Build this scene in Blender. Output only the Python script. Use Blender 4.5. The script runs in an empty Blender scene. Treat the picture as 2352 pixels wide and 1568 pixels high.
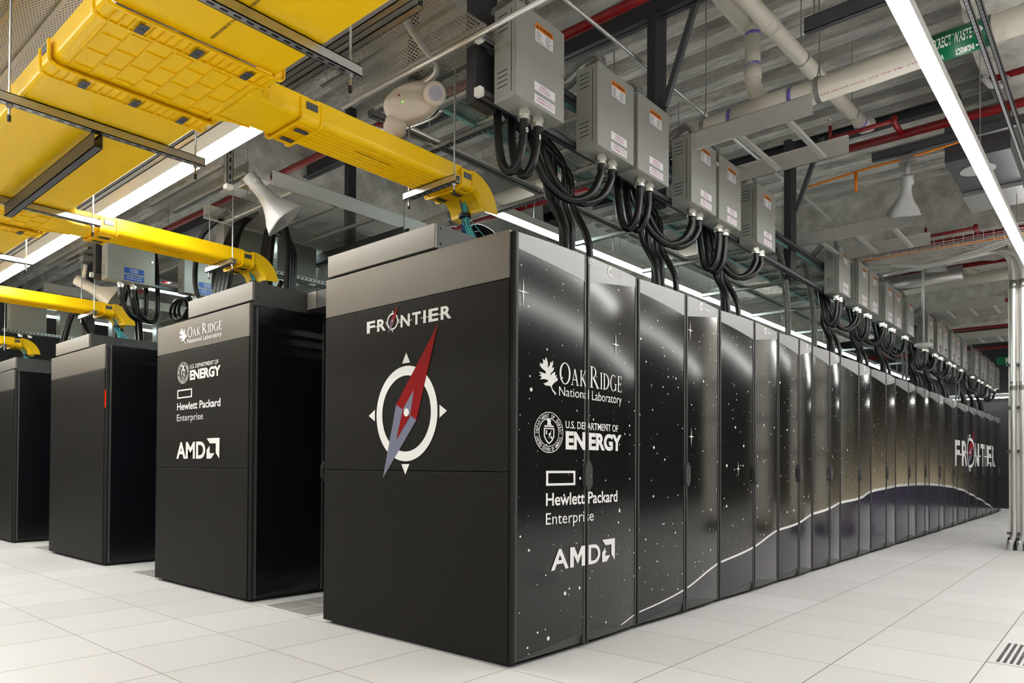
import bpy, bmesh, math, random
from mathutils import Vector, Matrix
random.seed(7)
PI = math.pi
scn = bpy.context.scene
col = scn.collection

# ------------------------------------------------------------------ camera
cam_data = bpy.data.cameras.new('camera')
cam = bpy.data.objects.new('camera', cam_data)
col.objects.link(cam)
cam_data.sensor_fit = 'HORIZONTAL'
cam_data.sensor_width = 36.0
cam_data.lens = 1638.67 * 36.0 / 2352.0
cam_data.shift_x = 5.93 / 2352.0
cam_data.shift_y = 262.48 / 2352.0
cam_data.clip_start = 0.05
cam_data.clip_end = 100
_y, _p, _r = 0.7163, 0.0144, 0.0055
_fw = Vector((-math.sin(_y) * math.cos(_p), math.cos(_y) * math.cos(_p), math.sin(_p)))
_rt = Vector((math.cos(_y), math.sin(_y), 0))
_up = _rt.cross(_fw)
_r2 = _rt * math.cos(_r) + _up * math.sin(_r)
_u2 = -_rt * math.sin(_r) + _up * math.cos(_r)
cam.matrix_world = Matrix(((_r2.x, _u2.x, -_fw.x, 2.424), (_r2.y, _u2.y, -_fw.y, -2.7773),
                           (_r2.z, _u2.z, -_fw.z, 1.0423), (0, 0, 0, 1)))
scn.camera = cam

# ------------------------------------------------------------------ world, exposure
w = bpy.data.worlds.new('world')
scn.world = w
w.use_nodes = True
w.node_tree.nodes['Background'].inputs[0].default_value = (0.9, 0.95, 1.0, 1)
w.node_tree.nodes['Background'].inputs[1].default_value = 0.02
scn.view_settings.view_transform = 'Standard'
scn.view_settings.look = 'None'
scn.view_settings.gamma = 1
scn.view_settings.use_curve_mapping = False
scn.view_settings.exposure = 0.56
scn.cycles.use_denoising = True
scn.cycles.max_bounces = 8
scn.cycles.diffuse_bounces = 4
scn.cycles.glossy_bounces = 4
scn.cycles.transparent_max_bounces = 12
scn.cycles.sample_clamp_indirect = 6
LAMP = 17.0            # radiance of every LED strip's diffuser

# ------------------------------------------------------------------ helpers: materials
def lin(c):
    return tuple((x / 12.92 if x <= 0.04045 else ((x + 0.055) / 1.055) ** 2.4) for x in c)

def mat(name, rgb, rough=0.5, metal=0.0, spec=0.5, noise=0.0, nscale=8.0, bump=0.0, bscale=60.0, coat=0.0, emit=None, dark=0.6):
    m = bpy.data.materials.new(name)
    m.use_nodes = True
    nt = m.node_tree
    b = nt.nodes['Principled BSDF']
    b.inputs['Base Color'].default_value = (*rgb, 1)
    b.inputs['Roughness'].default_value = rough
    b.inputs['Metallic'].default_value = metal
    b.inputs['Specular IOR Level'].default_value = spec
    if coat:
        b.inputs['Coat Weight'].default_value = coat
        b.inputs['Coat Roughness'].default_value = 0.08
    if emit:
        b.inputs['Emission Color'].default_value = (*emit[:3], 1)
        b.inputs['Emission Strength'].default_value = emit[3]
    if noise or bump:
        geo = nt.nodes.new('ShaderNodeNewGeometry')
    if noise:
        n = nt.nodes.new('ShaderNodeTexNoise')
        n.inputs['Scale'].default_value = nscale
        n.inputs['Detail'].default_value = 4
        nt.links.new(geo.outputs['Position'], n.inputs['Vector'])
        mx = nt.nodes.new('ShaderNodeMix')
        mx.data_type = 'RGBA'
        mx.inputs[6].default_value = (*rgb, 1)
        mx.inputs[7].default_value = (*[c * dark for c in rgb], 1)
        mr = nt.nodes.new('ShaderNodeMath')
        mr.operation = 'MULTIPLY'
        mr.inputs[1].default_value = noise
        nt.links.new(n.outputs['Fac'], mr.inputs[0])
        nt.links.new(mr.outputs[0], mx.inputs[0])
        nt.links.new(mx.outputs[2], b.inputs['Base Color'])
    if bump:
        n2 = nt.nodes.new('ShaderNodeTexNoise')
        n2.inputs['Scale'].default_value = bscale
        n2.inputs['Detail'].default_value = 3
        nt.links.new(geo.outputs['Position'], n2.inputs['Vector'])
        bp = nt.nodes.new('ShaderNodeBump')
        bp.inputs['Strength'].default_value = bump
        bp.inputs['Distance'].default_value = 0.02
        nt.links.new(n2.outputs['Fac'], bp.inputs['Height'])
        nt.links.new(bp.outputs[0], b.inputs['Normal'])
    return m

class N:
    """small helper that chains math nodes"""
    def __init__(s, nt): s.nt = nt
    def m(s, op, a, b=None, c=None, clamp=False):
        n = s.nt.nodes.new('ShaderNodeMath'); n.operation = op; n.use_clamp = clamp
        for i, v in enumerate((a, b, c)):
            if v is None: continue
            if isinstance(v, (int, float)): n.inputs[i].default_value = v
            else: s.nt.links.new(v, n.inputs[i])
        return n.outputs[0]
    def mix(s, f, a, b):
        n = s.nt.nodes.new('ShaderNodeMix'); n.data_type = 'RGBA'
        for i, v in ((0, f), (6, a), (7, b)):
            if isinstance(v, tuple): n.inputs[i].default_value = (*v, 1)
            elif isinstance(v, (int, float)): n.inputs[i].default_value = v
            else: s.nt.links.new(v, n.inputs[i])
        return n.outputs[2]

def floor_mat():
    m = bpy.data.materials.new('raised_floor_tiles'); m.use_nodes = True
    nt = m.node_tree; b = nt.nodes['Principled BSDF']; k = N(nt)
    geo = nt.nodes.new('ShaderNodeNewGeometry'); sp = nt.nodes.new('ShaderNodeSeparateXYZ')
    nt.links.new(geo.outputs['Position'], sp.inputs[0])
    T = 0.6096
    def edge(v):
        f = k.m('FRACT', k.m('ADD', k.m('DIVIDE', v, T), 100.0))
        d = k.m('MINIMUM', f, k.m('SUBTRACT', 1.0, f))
        return k.m('LESS_THAN', d, 0.0040)
    line = k.m('MAXIMUM', edge(sp.outputs['X']), k.m('MULTIPLY', edge(sp.outputs['Y']), 0.8))
    n1 = nt.nodes.new('ShaderNodeTexNoise'); n1.inputs['Scale'].default_value = 170; n1.inputs['Detail'].default_value = 2
    nt.links.new(geo.outputs['Position'], n1.inputs['Vector'])
    sp1 = k.m('MULTIPLY', k.m('SUBTRACT', n1.outputs['Fac'], 0.62, clamp=True), 2.0, clamp=True)
    n2 = nt.nodes.new('ShaderNodeTexNoise'); n2.inputs['Scale'].default_value = 1.7
    nt.links.new(geo.outputs['Position'], n2.inputs['Vector'])
    # each tile has its own slight tone
    wn = nt.nodes.new('ShaderNodeTexWhiteNoise'); wn.noise_dimensions = '2D'
    cb = nt.nodes.new('ShaderNodeCombineXYZ')
    nt.links.new(k.m('FLOOR', k.m('DIVIDE', sp.outputs['X'], T)), cb.inputs[0])
    nt.links.new(k.m('FLOOR', k.m('DIVIDE', sp.outputs['Y'], T)), cb.inputs[1])
    nt.links.new(cb.outputs[0], wn.inputs['Vector'])
    c = k.mix(wn.outputs['Value'], (0.66, 0.655, 0.645), (0.735, 0.73, 0.725))
    c = k.mix(sp1, c, (0.45, 0.42, 0.37))
    c = k.mix(line, c, (0.10, 0.085, 0.06))
    nt.links.new(c, b.inputs['Base Color'])
    b.inputs['Roughness'].default_value = 0.33
    b.inputs['Specular IOR Level'].default_value = 0.35
    return m

def concrete_mat(name, a, bcol, scale=3.0, bump=0.8):
    m = bpy.data.materials.new(name); m.use_nodes = True
    nt = m.node_tree; b = nt.nodes['Principled BSDF']; k = N(nt)
    geo = nt.nodes.new('ShaderNodeNewGeometry')
    n = nt.nodes.new('ShaderNodeTexNoise'); n.inputs['Scale'].default_value = scale; n.inputs['Detail'].default_value = 8; n.inputs['Roughness'].default_value = 0.7
    nt.links.new(geo.outputs['Position'], n.inputs['Vector'])
    f = k.m('MULTIPLY', k.m('SUBTRACT', n.outputs['Fac'], 0.36), 3.2, clamp=True)
    nt.links.new(k.mix(f, a, bcol), b.inputs['Base Color'])
    n2 = nt.nodes.new('ShaderNodeTexNoise'); n2.inputs['Scale'].default_value = 26; n2.inputs['Detail'].default_value = 6; n2.inputs['Roughness'].default_value = 0.75
    nt.links.new(geo.outputs['Position'], n2.inputs['Vector'])
    bp = nt.nodes.new('ShaderNodeBump'); bp.inputs['Strength'].default_value = bump; bp.inputs['Distance'].default_value = 0.03
    nt.links.new(n2.outputs['Fac'], bp.inputs['Height']); nt.links.new(bp.outputs[0], b.inputs['Normal'])
    b.inputs['Roughness'].default_value = 0.9
    return m

ARC = [(0.0, -.45), (.9, .03), (1.213, .097), (1.504, .134), (1.806, .177), (2.335, .287), (3.037, .377), (3.55, .466), (4.087, .516), (4.451, .567),
       (5.014, .617), (5.368, .654), (6.228, .700), (6.58, .746), (7.785, .801), (8.903, .809), (9.913, .795), (11.045, .757),
       (12.237, .694), (13.423, .587), (14.345, .477), (15.424, .344), (16.698, .142), (17.3, -.1), (19, -.45)]

def star_mat():
    """the printed night sky of the front row: stars, a white horizon arc, dusk glow above it"""
    m = bpy.data.materials.new('starfield_print'); m.use_nodes = True
    nt = m.node_tree; b = nt.nodes['Principled BSDF']; k = N(nt)
    geo = nt.nodes.new('ShaderNodeNewGeometry'); sp = nt.nodes.new('ShaderNodeSeparateXYZ')
    nt.links.new(geo.outputs['Position'], sp.inputs[0])
    Y, Z = sp.outputs['Y'], sp.outputs['Z']
    fc = nt.nodes.new('ShaderNodeFloatCurve')
    cv = fc.mapping.curves[0]
    pts = [(y / 19.0, (z + .5) / 2.0) for y, z in ARC]
    cv.points[0].location = pts[0]; cv.points[1].location = pts[-1]
    for p in pts[1:-1]: cv.points.new(*p)
    fc.mapping.update()
    nt.links.new(k.m('DIVIDE', Y, 19.0), fc.inputs['Value'])
    arc = k.m('SUBTRACT', k.m('MULTIPLY', fc.outputs[0], 2.0), 0.5)
    d = k.m('SUBTRACT', Z, arc)
    wid = k.m('ADD', 0.0035, k.m('MULTIPLY', 0.0155, k.m('SMOOTH_MIN', k.m('MULTIPLY', k.m('SUBTRACT', Y, 1.0, clamp=True), k.m('DIVIDE', Y, 9.0)), 1.0, 0.2)))
    line = k.m('LESS_THAN', k.m('ABSOLUTE', d), wid)
    above = k.m('GREATER_THAN', d, 0.0)
    gl = k.m('POWER', 2.718, k.m('MULTIPLY', k.m('MAXIMUM', d, 0.0), -3.0))
    gy = k.m('POWER', 2.718, k.m('MULTIPLY', k.m('POWER', k.m('DIVIDE', k.m('SUBTRACT', Y, 9.3), 3.4), 2.0), -1.0))
    glow = k.m('MULTIPLY', gl, gy)
    c = k.mix(glow, (0.0045, 0.0043, 0.0042), (0.62, 0.52, 0.35))
    below = k.mix(k.m('MULTIPLY', gy, 1.0), (0.012, 0.010, 0.017), (0.050, 0.042, 0.078))
    c = k.mix(above, below, c)
    # stars
    cb = nt.nodes.new('ShaderNodeCombineXYZ'); nt.links.new(Y, cb.inputs[0]); nt.links.new(Z, cb.inputs[1])
    tot = None
    for sc, rmax, pw in ((7.0, 0.078, 4.5), (15.0, 0.095, 6.5)):
        v = nt.nodes.new('ShaderNodeTexVoronoi'); v.voronoi_dimensions = '2D'; v.inputs['Scale'].default_value = sc
        nt.links.new(cb.outputs[0], v.inputs['Vector'])
        s3 = nt.nodes.new('ShaderNodeSeparateColor'); nt.links.new(v.outputs['Color'], s3.inputs[0])
        r = k.m('MULTIPLY', k.m('POWER', s3.outputs[0], pw), rmax)
        s = k.m('LESS_THAN', v.outputs['Distance'], r)
        tot = s if tot is None else k.m('MAXIMUM', tot, s)
    tot = k.m('MULTIPLY', tot, above)
    c = k.mix(tot, c, (0.85, 0.85, 0.85))
    c = k.mix(line, c, (0.86, 0.86, 0.84))
    nt.links.new(c, b.inputs['Base Color'])
    b.inputs['Roughness'].default_value = 0.14
    b.inputs['Specular IOR Level'].default_value = 0.75
    return m

def deck_mat():
    """ribbed steel deck with a patchy, streaked coat of pale spray"""
    m = bpy.data.materials.new('sprayed_deck'); m.use_nodes = True
    nt = m.node_tree; b = nt.nodes['Principled BSDF']; k = N(nt)
    geo = nt.nodes.new('ShaderNodeNewGeometry')
    mp = nt.nodes.new('ShaderNodeMapping'); mp.inputs['Scale'].default_value = (2.2, 13.0, 13.0); nt.links.new(geo.outputs['Position'], mp.inputs['Vector'])
    n = nt.nodes.new('ShaderNodeTexNoise'); n.inputs['Scale'].default_value = 1.0; n.inputs['Detail'].default_value = 9; n.inputs['Roughness'].default_value = .78
    nt.links.new(mp.outputs[0], n.inputs['Vector'])
    f = k.m('MULTIPLY', k.m('SUBTRACT', n.outputs['Fac'], .40), 5.0, clamp=True)
    n3 = nt.nodes.new('ShaderNodeTexNoise'); n3.inputs['Scale'].default_value = 1.3; n3.inputs['Detail'].default_value = 6
    nt.links.new(geo.outputs['Position'], n3.inputs['Vector'])
    warm = k.mix(k.m('MULTIPLY', k.m('SUBTRACT', n3.outputs['Fac'], .4), 4.0, clamp=True), (.50, .47, .41), (.80, .77, .71))
    nt.links.new(k.mix(f, (.36, .355, .34), warm), b.inputs['Base Color'])
    n2 = nt.nodes.new('ShaderNodeTexNoise'); n2.inputs['Scale'].default_value = 32; n2.inputs['Detail'].default_value = 5; n2.inputs['Roughness'].default_value = .7
    nt.links.new(geo.outputs['Position'], n2.inputs['Vector'])
    bp = nt.nodes.new('ShaderNodeBump'); bp.inputs['Strength'].default_value = .8; bp.inputs['Distance'].default_value = .03
    nt.links.new(n2.outputs['Fac'], bp.inputs['Height']); nt.links.new(bp.outputs[0], b.inputs['Normal'])
    b.inputs['Roughness'].default_value = .9
    return m

def perf_mat(name, rgb, pitch=0.024, r=0.30):
    """sheet steel with staggered round holes"""
    m = bpy.data.materials.new(name); m.use_nodes = True
    nt = m.node_tree; b = nt.nodes['Principled BSDF']; k = N(nt)
    out = nt.nodes['Material Output']
    geo = nt.nodes.new('ShaderNodeNewGeometry'); sp = nt.nodes.new('ShaderNodeSeparateXYZ')
    nt.links.new(geo.outputs['Position'], sp.inputs[0])
    u = k.m('DIVIDE', sp.outputs['X'], pitch * 1.4)
    row = k.m('FLOOR', u)
    v = k.m('ADD', k.m('DIVIDE', sp.outputs['Y'], pitch), k.m('MULTIPLY', k.m('MODULO', k.m('ADD', row, 1000.0), 2.0), 0.5))
    a = k.m('SUBTRACT', k.m('FRACT', k.m('ADD', u, 1000.0)), 0.5)
    c = k.m('SUBTRACT', k.m('FRACT', k.m('ADD', v, 1000.0)), 0.5)
    d = k.m('SQRT', k.m('ADD', k.m('MULTIPLY', a, a), k.m('MULTIPLY', c, c)))
    hole = k.m('LESS_THAN', d, r)
    tr = nt.nodes.new('ShaderNodeBsdfTransparent'); mx = nt.nodes.new('ShaderNodeMixShader')
    nt.links.new(hole, mx.inputs[0]); nt.links.new(b.outputs[0], mx.inputs[1]); nt.links.new(tr.outputs[0], mx.inputs[2])
    nt.links.new(mx.outputs[0], out.inputs['Surface'])
    b.inputs['Base Color'].default_value = (*rgb, 1); b.inputs['Metallic'].default_value = 0.8; b.inputs['Roughness'].default_value = 0.4
    return m

def ribbed_mat(name, rgb, axis, pitch, metal=0.9, rough=0.3):
    """spiral-wound flexible conduit: bands along the object's own length done with a wave bump and groove shading in the colour"""
    m = mat(name, rgb, rough, metal)
    nt = m.node_tree; k = N(nt); b = nt.nodes['Principled BSDF']
    uv = nt.nodes.new('ShaderNodeUVMap')
    sp = nt.nodes.new('ShaderNodeSeparateXYZ'); nt.links.new(uv.outputs[0], sp.inputs[0])
    s = k.m('SINE', k.m('MULTIPLY', sp.outputs['Y'], 2 * PI / pitch))
    bp = nt.nodes.new('ShaderNodeBump'); bp.inputs['Strength'].default_value = 1.0; bp.inputs['Distance'].default_value = 0.003
    nt.links.new(s, bp.inputs['Height']); nt.links.new(bp.outputs[0], b.inputs['Normal'])
    c = k.mix(k.m('MULTIPLY', k.m('ADD', s, 1.0), 0.5), tuple(x * 0.25 for x in rgb), rgb)  # shade between the ribs is put into the colour
    nt.links.new(c, b.inputs['Base Color'])
    return m

def lamp_mat(name, rgb, st):
    m = bpy.data.materials.new(name); m.use_nodes = True
    nt = m.node_tree; nt.nodes.remove(nt.nodes['Principled BSDF'])
    e = nt.nodes.new('ShaderNodeEmission'); e.inputs[0].default_value = (*rgb, 1); e.inputs[1].default_value = st
    nt.links.new(e.outputs[0], nt.nodes['Material Output'].inputs['Surface'])
    return m

M = {}
M['floor'] = floor_mat()
M['deck'] = deck_mat()
M['spray'] = concrete_mat('sprayed_concrete', (0.40, 0.38, 0.335), (0.76, 0.73, 0.67), 3.5, 0.8)
M['concrete'] = concrete_mat('cast_concrete', (0.24, 0.25, 0.23), (0.36, 0.37, 0.34), 1.5, 0.25)
M['wall_white'] = mat('painted_wall', (0.62, 0.61, 0.57), 0.7, noise=0.3, nscale=2)
M['wall_grey'] = mat('grey_painted_wall', (0.05, 0.05, 0.05), 0.7)
M['wall_dark'] = mat('dark_wall_cladding', (0.018, 0.018, 0.021), 0.4)
M['star'] = star_mat()
M['satin'] = mat('satin_black_panel', (0.015, 0.014, 0.0122), 0.50, 0.0, 0.10)
M['satingrey'] = mat('brushed_grey_sheet', (0.17, 0.16, 0.138), 0.42, 0.5, 0.5, noise=0.3, nscale=3.5, dark=.8)
M['charcoal'] = mat('charcoal_frame', (0.060, 0.060, 0.060), 0.42, 0.3)
M['header'] = mat('grey_door_cap', (0.30, 0.30, 0.30), 0.38, 0.45)
M['kick'] = mat('charcoal_kick_plate', (0.060, 0.060, 0.060), 0.42, 0.4)
M['black'] = mat('black_cabinet_body', (0.008, 0.008, 0.009), 0.35)
M['blackgloss'] = mat('gloss_black_door', (0.004, 0.004, 0.006), 0.22, 0.0, 0.3)
M['rubber'] = mat('black_cable_jacket', (0.006, 0.006, 0.006), 0.32, 0.0, 0.35)
M['boxgrey'] = mat('power_box_paint', (0.34, 0.345, 0.315), 0.36, 0.15, noise=0.15, nscale=2)
M['slot'] = mat('dark_slot', (0.006, 0.006, 0.006), 0.8)
M['yellow'] = mat('yellow_duct_plastic', (0.92, 0.57, 0.0005), 0.33, 0.0, 0.4)
M['steel'] = mat('galvanised_steel', (0.46, 0.46, 0.44), 0.34, 0.9, noise=0.4, nscale=30)
M['rungsteel'] = mat('bright_rung_steel', (0.66, 0.66, 0.63), 0.38, 0.6)
M['raillit'] = mat('lamplit_tray_rail', (0.80, 0.82, 0.80), 0.4, 0.2)  # lamp light falling on this rail is put into its base colour
M['darksteel'] = mat('dark_strut', (0.10, 0.105, 0.115), 0.4, 0.6)
M['beam'] = mat('charcoal_painted_steel', (0.030, 0.030, 0.034), 0.45, 0.1)
M['alu'] = mat('mill_aluminium', (0.62, 0.61, 0.58), 0.33, 0.5, noise=0.3, nscale=10)
M['teal'] = mat('teal_reflection_flange', (0.28, 0.56, 0.53), 0.4, 0.2)  # teal reflection on the tray rails, put into the base colour
M['perf'] = perf_mat('perforated_steel', (0.52, 0.51, 0.46), 0.018, 0.36)
M['flex'] = ribbed_mat('flexible_metal_conduit', (0.62, 0.62, 0.60), 'Y', 0.010, .6, .4)
M['emt'] = mat('smooth_steel_conduit', (0.72, 0.72, 0.70), 0.30, 0.75)
M['gland'] = mat('nickel_cable_gland', (0.78, 0.76, 0.70), 0.25, 0.9)
M['pvc'] = mat('cream_pvc_pipe', (0.64, 0.60, 0.51), 0.4, noise=0.25, nscale=6, dark=0.75)
M['purple'] = mat('purple_pipe_primer', (0.20, 0.15, 0.55), 0.5)
M['red'] = mat('red_sprinkler_paint', (0.20, 0.002, 0.004), 0.35)
M['orange'] = mat('orange_cable_jacket', (0.75, 0.22, 0.01), 0.5)
M['green'] = mat('green_pipe_marker', (0.0, 0.13, 0.055), 0.35)
M['white'] = mat('white_lettering', (0.82, 0.82, 0.80), 0.5)
M['label'] = mat('white_label', (0.80, 0.80, 0.82), 0.45)
M['labelorange'] = mat('orange_label', (0.85, 0.23, 0.005), 0.45)
M['labelblue'] = mat('blue_label', (0.012, 0.08, 0.42), 0.4)
M['magenta'] = mat('magenta_print', (0.42, 0.03, 0.20), 0.5)
M['ink'] = mat('black_print', (0.008, 0.008, 0.008), 0.5)
M['redprint'] = mat('red_print', (0.24, 0.0, 0.001), 0.6, 0.0, 0.15)
M['slate'] = mat('slate_blue_print', (0.15, 0.165, 0.24), 0.5)
M['capwhite'] = mat('white_plastic_cap', (0.74, 0.74, 0.70), 0.4)
M['cream'] = mat('cream_plastic', (0.68, 0.61, 0.52), 0.42)
M['horn'] = mat('grey_horn_plastic', (0.40, 0.40, 0.385), 0.35)
M['lens'] = mat('lamp_lens', (0.45, 0.45, 0.55), 0.2)
M['aqua'] = mat('aqua_fibre', (0.12, 0.60, 0.57), 0.4)
M['blue'] = mat('blue_fibre', (0.01, 0.05, 0.30), 0.4)
M['fixture'] = mat('white_lamp_housing', (0.72, 0.72, 0.68), 0.35)
M['clad'] = mat('cream_column_cladding', (0.70, 0.68, 0.60), 0.4)
M['ventplate'] = mat('light_floor_grate', (0.68, 0.675, 0.665), 0.4)
M['led'] = lamp_mat('led_diffuser', (1.0, 0.985, 0.95), LAMP)
M['ledhot'] = lamp_mat('bright_led_diffuser', (1.0, 0.985, 0.95), LAMP * 2.3)
M['ledaisle'] = lamp_mat('aisle_led_diffuser', (1.0, 0.985, 0.95), LAMP * 2.0)
M['ledcool'] = lamp_mat('cool_led_diffuser', (0.80, 1.0, 0.95), LAMP)
M['uplight'] = lamp_mat('added_uplight', (1.0, 0.985, 0.95), LAMP * 0.35)  # added glow on the housing tops, brightens the ceiling
M['redglow'] = lamp_mat('glowing_red_strip', (1.0, 0.03, 0.0), 0.8)  # emission for the thin red edge strip
M['greenlamp'] = lamp_mat('green_status_light', (0.2, 0.9, 0.05), 1.2)

# ------------------------------------------------------------------ helpers: geometry
def slot_mat(name, ax, rgb, axis=2, pitch=.05, rough=.34, metal=.9, hw=.007):
    """channel steel punched with a row of oblong slots in the face whose normal lies along `axis`"""
    m = mat(name, rgb, rough, metal); nt = m.node_tree; b = nt.nodes['Principled BSDF']; k = N(nt)
    tc = nt.nodes.new('ShaderNodeTexCoord'); sp = nt.nodes.new('ShaderNodeSeparateXYZ'); nt.links.new(tc.outputs['Object'], sp.inputs[0])
    geo = nt.nodes.new('ShaderNodeNewGeometry'); sn = nt.nodes.new('ShaderNodeSeparateXYZ'); nt.links.new(geo.outputs['True Normal'], sn.inputs[0])
    across = [i for i in range(3) if i not in (ax, axis)][0]
    a = k.m('ABSOLUTE', k.m('SUBTRACT', k.m('FRACT', k.m('ADD', k.m('DIVIDE', sp.outputs[ax], pitch), 1000.0)), .5))
    h = k.m('MULTIPLY', k.m('LESS_THAN', a, .29), k.m('LESS_THAN', k.m('ABSOLUTE', sp.outputs[across]), hw))
    h = k.m('MULTIPLY', h, k.m('GREATER_THAN', k.m('ABSOLUTE', sn.outputs[axis]), .7))
    nt.links.new(k.mix(h, rgb, (.006, .006, .006)), b.inputs['Base Color'])
    nt.links.new(k.m('MULTIPLY', k.m('SUBTRACT', 1.0, h), metal), b.inputs['Metallic'])
    return m
_sm = {}
def slotted(base, ax, axis, pitch):
    key = (base, ax, axis, pitch)
    if key not in _sm:
        rgb = {'steel': (.46, .46, .44), 'darksteel': (.10, .105, .115)}[base]
        _sm[key] = slot_mat('slotted_' + base, ax, rgb, axis, pitch)
    return _sm[key]
def pattern_mat(name, rgb, kind, n):
    """floor-grate openings: dark slots or dark round holes in a light plate, in object space"""
    m = mat(name, rgb, .5); nt = m.node_tree; b = nt.nodes['Principled BSDF']; k = N(nt)
    tc = nt.nodes.new('ShaderNodeTexCoord'); sp = nt.nodes.new('ShaderNodeSeparateXYZ'); nt.links.new(tc.outputs['Generated'], sp.inputs[0])
    fx = k.m('ABSOLUTE', k.m('SUBTRACT', k.m('FRACT', k.m('MULTIPLY', sp.outputs[0], n)), .5))
    if kind == 'slot': h = k.m('LESS_THAN', fx, .27)
    else:
        fy = k.m('ABSOLUTE', k.m('SUBTRACT', k.m('FRACT', k.m('MULTIPLY', sp.outputs[1], n)), .5))
        h = k.m('LESS_THAN', k.m('SQRT', k.m('ADD', k.m('MULTIPLY', fx, fx), k.m('MULTIPLY', fy, fy))), .40)
    nt.links.new(k.mix(h, rgb, (.02, .02, .02)), b.inputs['Base Color'])
    return m
M['slotpanel'] = pattern_mat('slotted_grate', (.66, .655, .645), 'slot', 9)
M['holepanel'] = pattern_mat('perforated_tile', (.60, .59, .56), 'hole', 12)

class MB:
    def __init__(s): s.v = []; s.f = []; s.uv = {}
    def quadstrip(s, rings, close=True):
        base = len(s.v)
        n = len(rings[0])
        for r in rings: s.v += [tuple(p) for p in r]
        for i in range(len(rings) - 1):
            for j in range(n if close else n - 1):
                a = base + i * n + j; b2 = base + i * n + (j + 1) % n
                s.f.append((a, b2, b2 + n, a + n))
        return base
    def box(s, x0, x1, y0, y1, z0, z1):
        b = len(s.v)
        s.v += [(x0, y0, z0), (x1, y0, z0), (x1, y1, z0), (x0, y1, z0), (x0, y0, z1), (x1, y0, z1), (x1, y1, z1), (x0, y1, z1)]
        s.f += [(b, b + 3, b + 2, b + 1), (b + 4, b + 5, b + 6, b + 7), (b, b + 1, b + 5, b + 4), (b + 1, b + 2, b + 6, b + 5), (b + 2, b + 3, b + 7, b + 6), (b + 3, b, b + 4, b + 7)]
        return s
    def poly(s, pts, depth=None):
        """flat n-gon; with depth (a vector) it becomes a prism"""
        b = len(s.v); n = len(pts)
        s.v += [tuple(p) for p in pts]
        s.f.append(tuple(range(b, b + n)))
        if depth is not None:
            s.v += [tuple(Vector(p) + Vector(depth)) for p in pts]
            s.f.append(tuple(range(b + 2 * n - 1, b + n - 1, -1)))
            for i in range(n):
                j = (i + 1) % n
                s.f.append((b + j, b + i, b + n + i, b + n + j))
        return s
    def tube(s, pts, r, n=10, cap=True, radii=None):
        pts = [Vector(p) for p in pts]
        t0 = (pts[1] - pts[0]).normalized()
        up = Vector((0, 0, 1)) if abs(t0.z) < 0.9 else Vector((1, 0, 0))
        u = t0.cross(up).normalized()
        rings = []; L = 0.0; Ls = []
        for i, p in enumerate(pts):
            if i == 0: t = t0
            elif i == len(pts) - 1: t = (pts[i] - pts[i - 1]).normalized()
            else:
                t = ((pts[i + 1] - p).normalized() + (p - pts[i - 1]).normalized())
                t = t.normalized() if t.length > 1e-6 else t0
            u = (u - t * u.dot(t)).normalized()
            vv = t.cross(u)
            rr = radii[i] if radii else r
            rings.append([p + (u * math.cos(2 * PI * j / n) + vv * math.sin(2 * PI * j / n)) * rr for j in range(n)])
            if i: L += (p - pts[i - 1]).length
            Ls.append(L)
        b = s.quadstrip(rings)
        for i in range(len(pts)):
            for j in range(n): s.uv[b + i * n + j] = (j / n, Ls[i])
        if cap:
            s.f.append(tuple(range(b + n - 1, b - 1, -1)))
            e = b + (len(pts) - 1) * n
            s.f.append(tuple(range(e, e + n)))
        return s
    def cyl(s, p, q, r, n=16): return s.tube([p, q], r, n)
    def shape(s, sh, fn):
        """place a 2-D shape (verts, faces) through fn(u, v) -> point"""
        b = len(s.v)
        s.v += [tuple(fn(*p)) for p in sh[0]]
        s.f += [tuple(i + b for i in f) for f in sh[1]]
        return s
    def build(s, name, m, parent=None, smooth=False, bevel=0.0):
        if parent is not None: o0 = world_loc(parent)
        else:
            xs = [p[0] for p in s.v]; ys = [p[1] for p in s.v]; zs = [p[2] for p in s.v]
            o0 = Vector(((min(xs) + max(xs)) / 2, (min(ys) + max(ys)) / 2, min(zs)))
        me = bpy.data.meshes.new(name)
        me.from_pydata([(p[0] - o0.x, p[1] - o0.y, p[2] - o0.z) for p in s.v], [], s.f)
        if s.uv:
            ul = me.uv_layers.new(name='uv')
            for lp in me.loops: ul.data[lp.index].uv = s.uv.get(lp.vertex_index, (0, 0))
        me.materials.append(m)
        if smooth: me.polygons.foreach_set('use_smooth', [True] * len(me.polygons))
        me.update()
        o = bpy.data.objects.new(name, me); col.objects.link(o)
        if parent is not None: o.parent = parent
        else: o.location = o0
        if bevel:
            bv = o.modifiers.new('bevel', 'BEVEL'); bv.width = bevel; bv.segments = 2; bv.limit_method = 'ANGLE'
        return o

def world_loc(o):
    v = Vector((0, 0, 0))
    while o is not None: v += Vector(o.location); o = o.parent
    return v

def tag(o, label, cat, group=None, kind=None):
    if label: o['label'] = label
    if cat: o['category'] = cat
    if group: o['group'] = group
    if kind: o['kind'] = kind
    return o

def thing(name, label, cat, loc, group=None):
    o = bpy.data.objects.new(name, None); col.objects.link(o)
    o.location = loc; o.empty_display_size = 0.1
    return tag(o, label, cat, group)

def struct(o): o['kind'] = 'structure'; return o

def dup(root, loc, label=None, group=None, parent=None):
    c = root.copy(); col.objects.link(c)
    if parent is None: c.location = loc
    else: c.parent = parent
    if label: c['label'] = label
    if group: c['group'] = group
    for ch in list(root.children): dup(ch, None, None, None, c)
    return c

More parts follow.
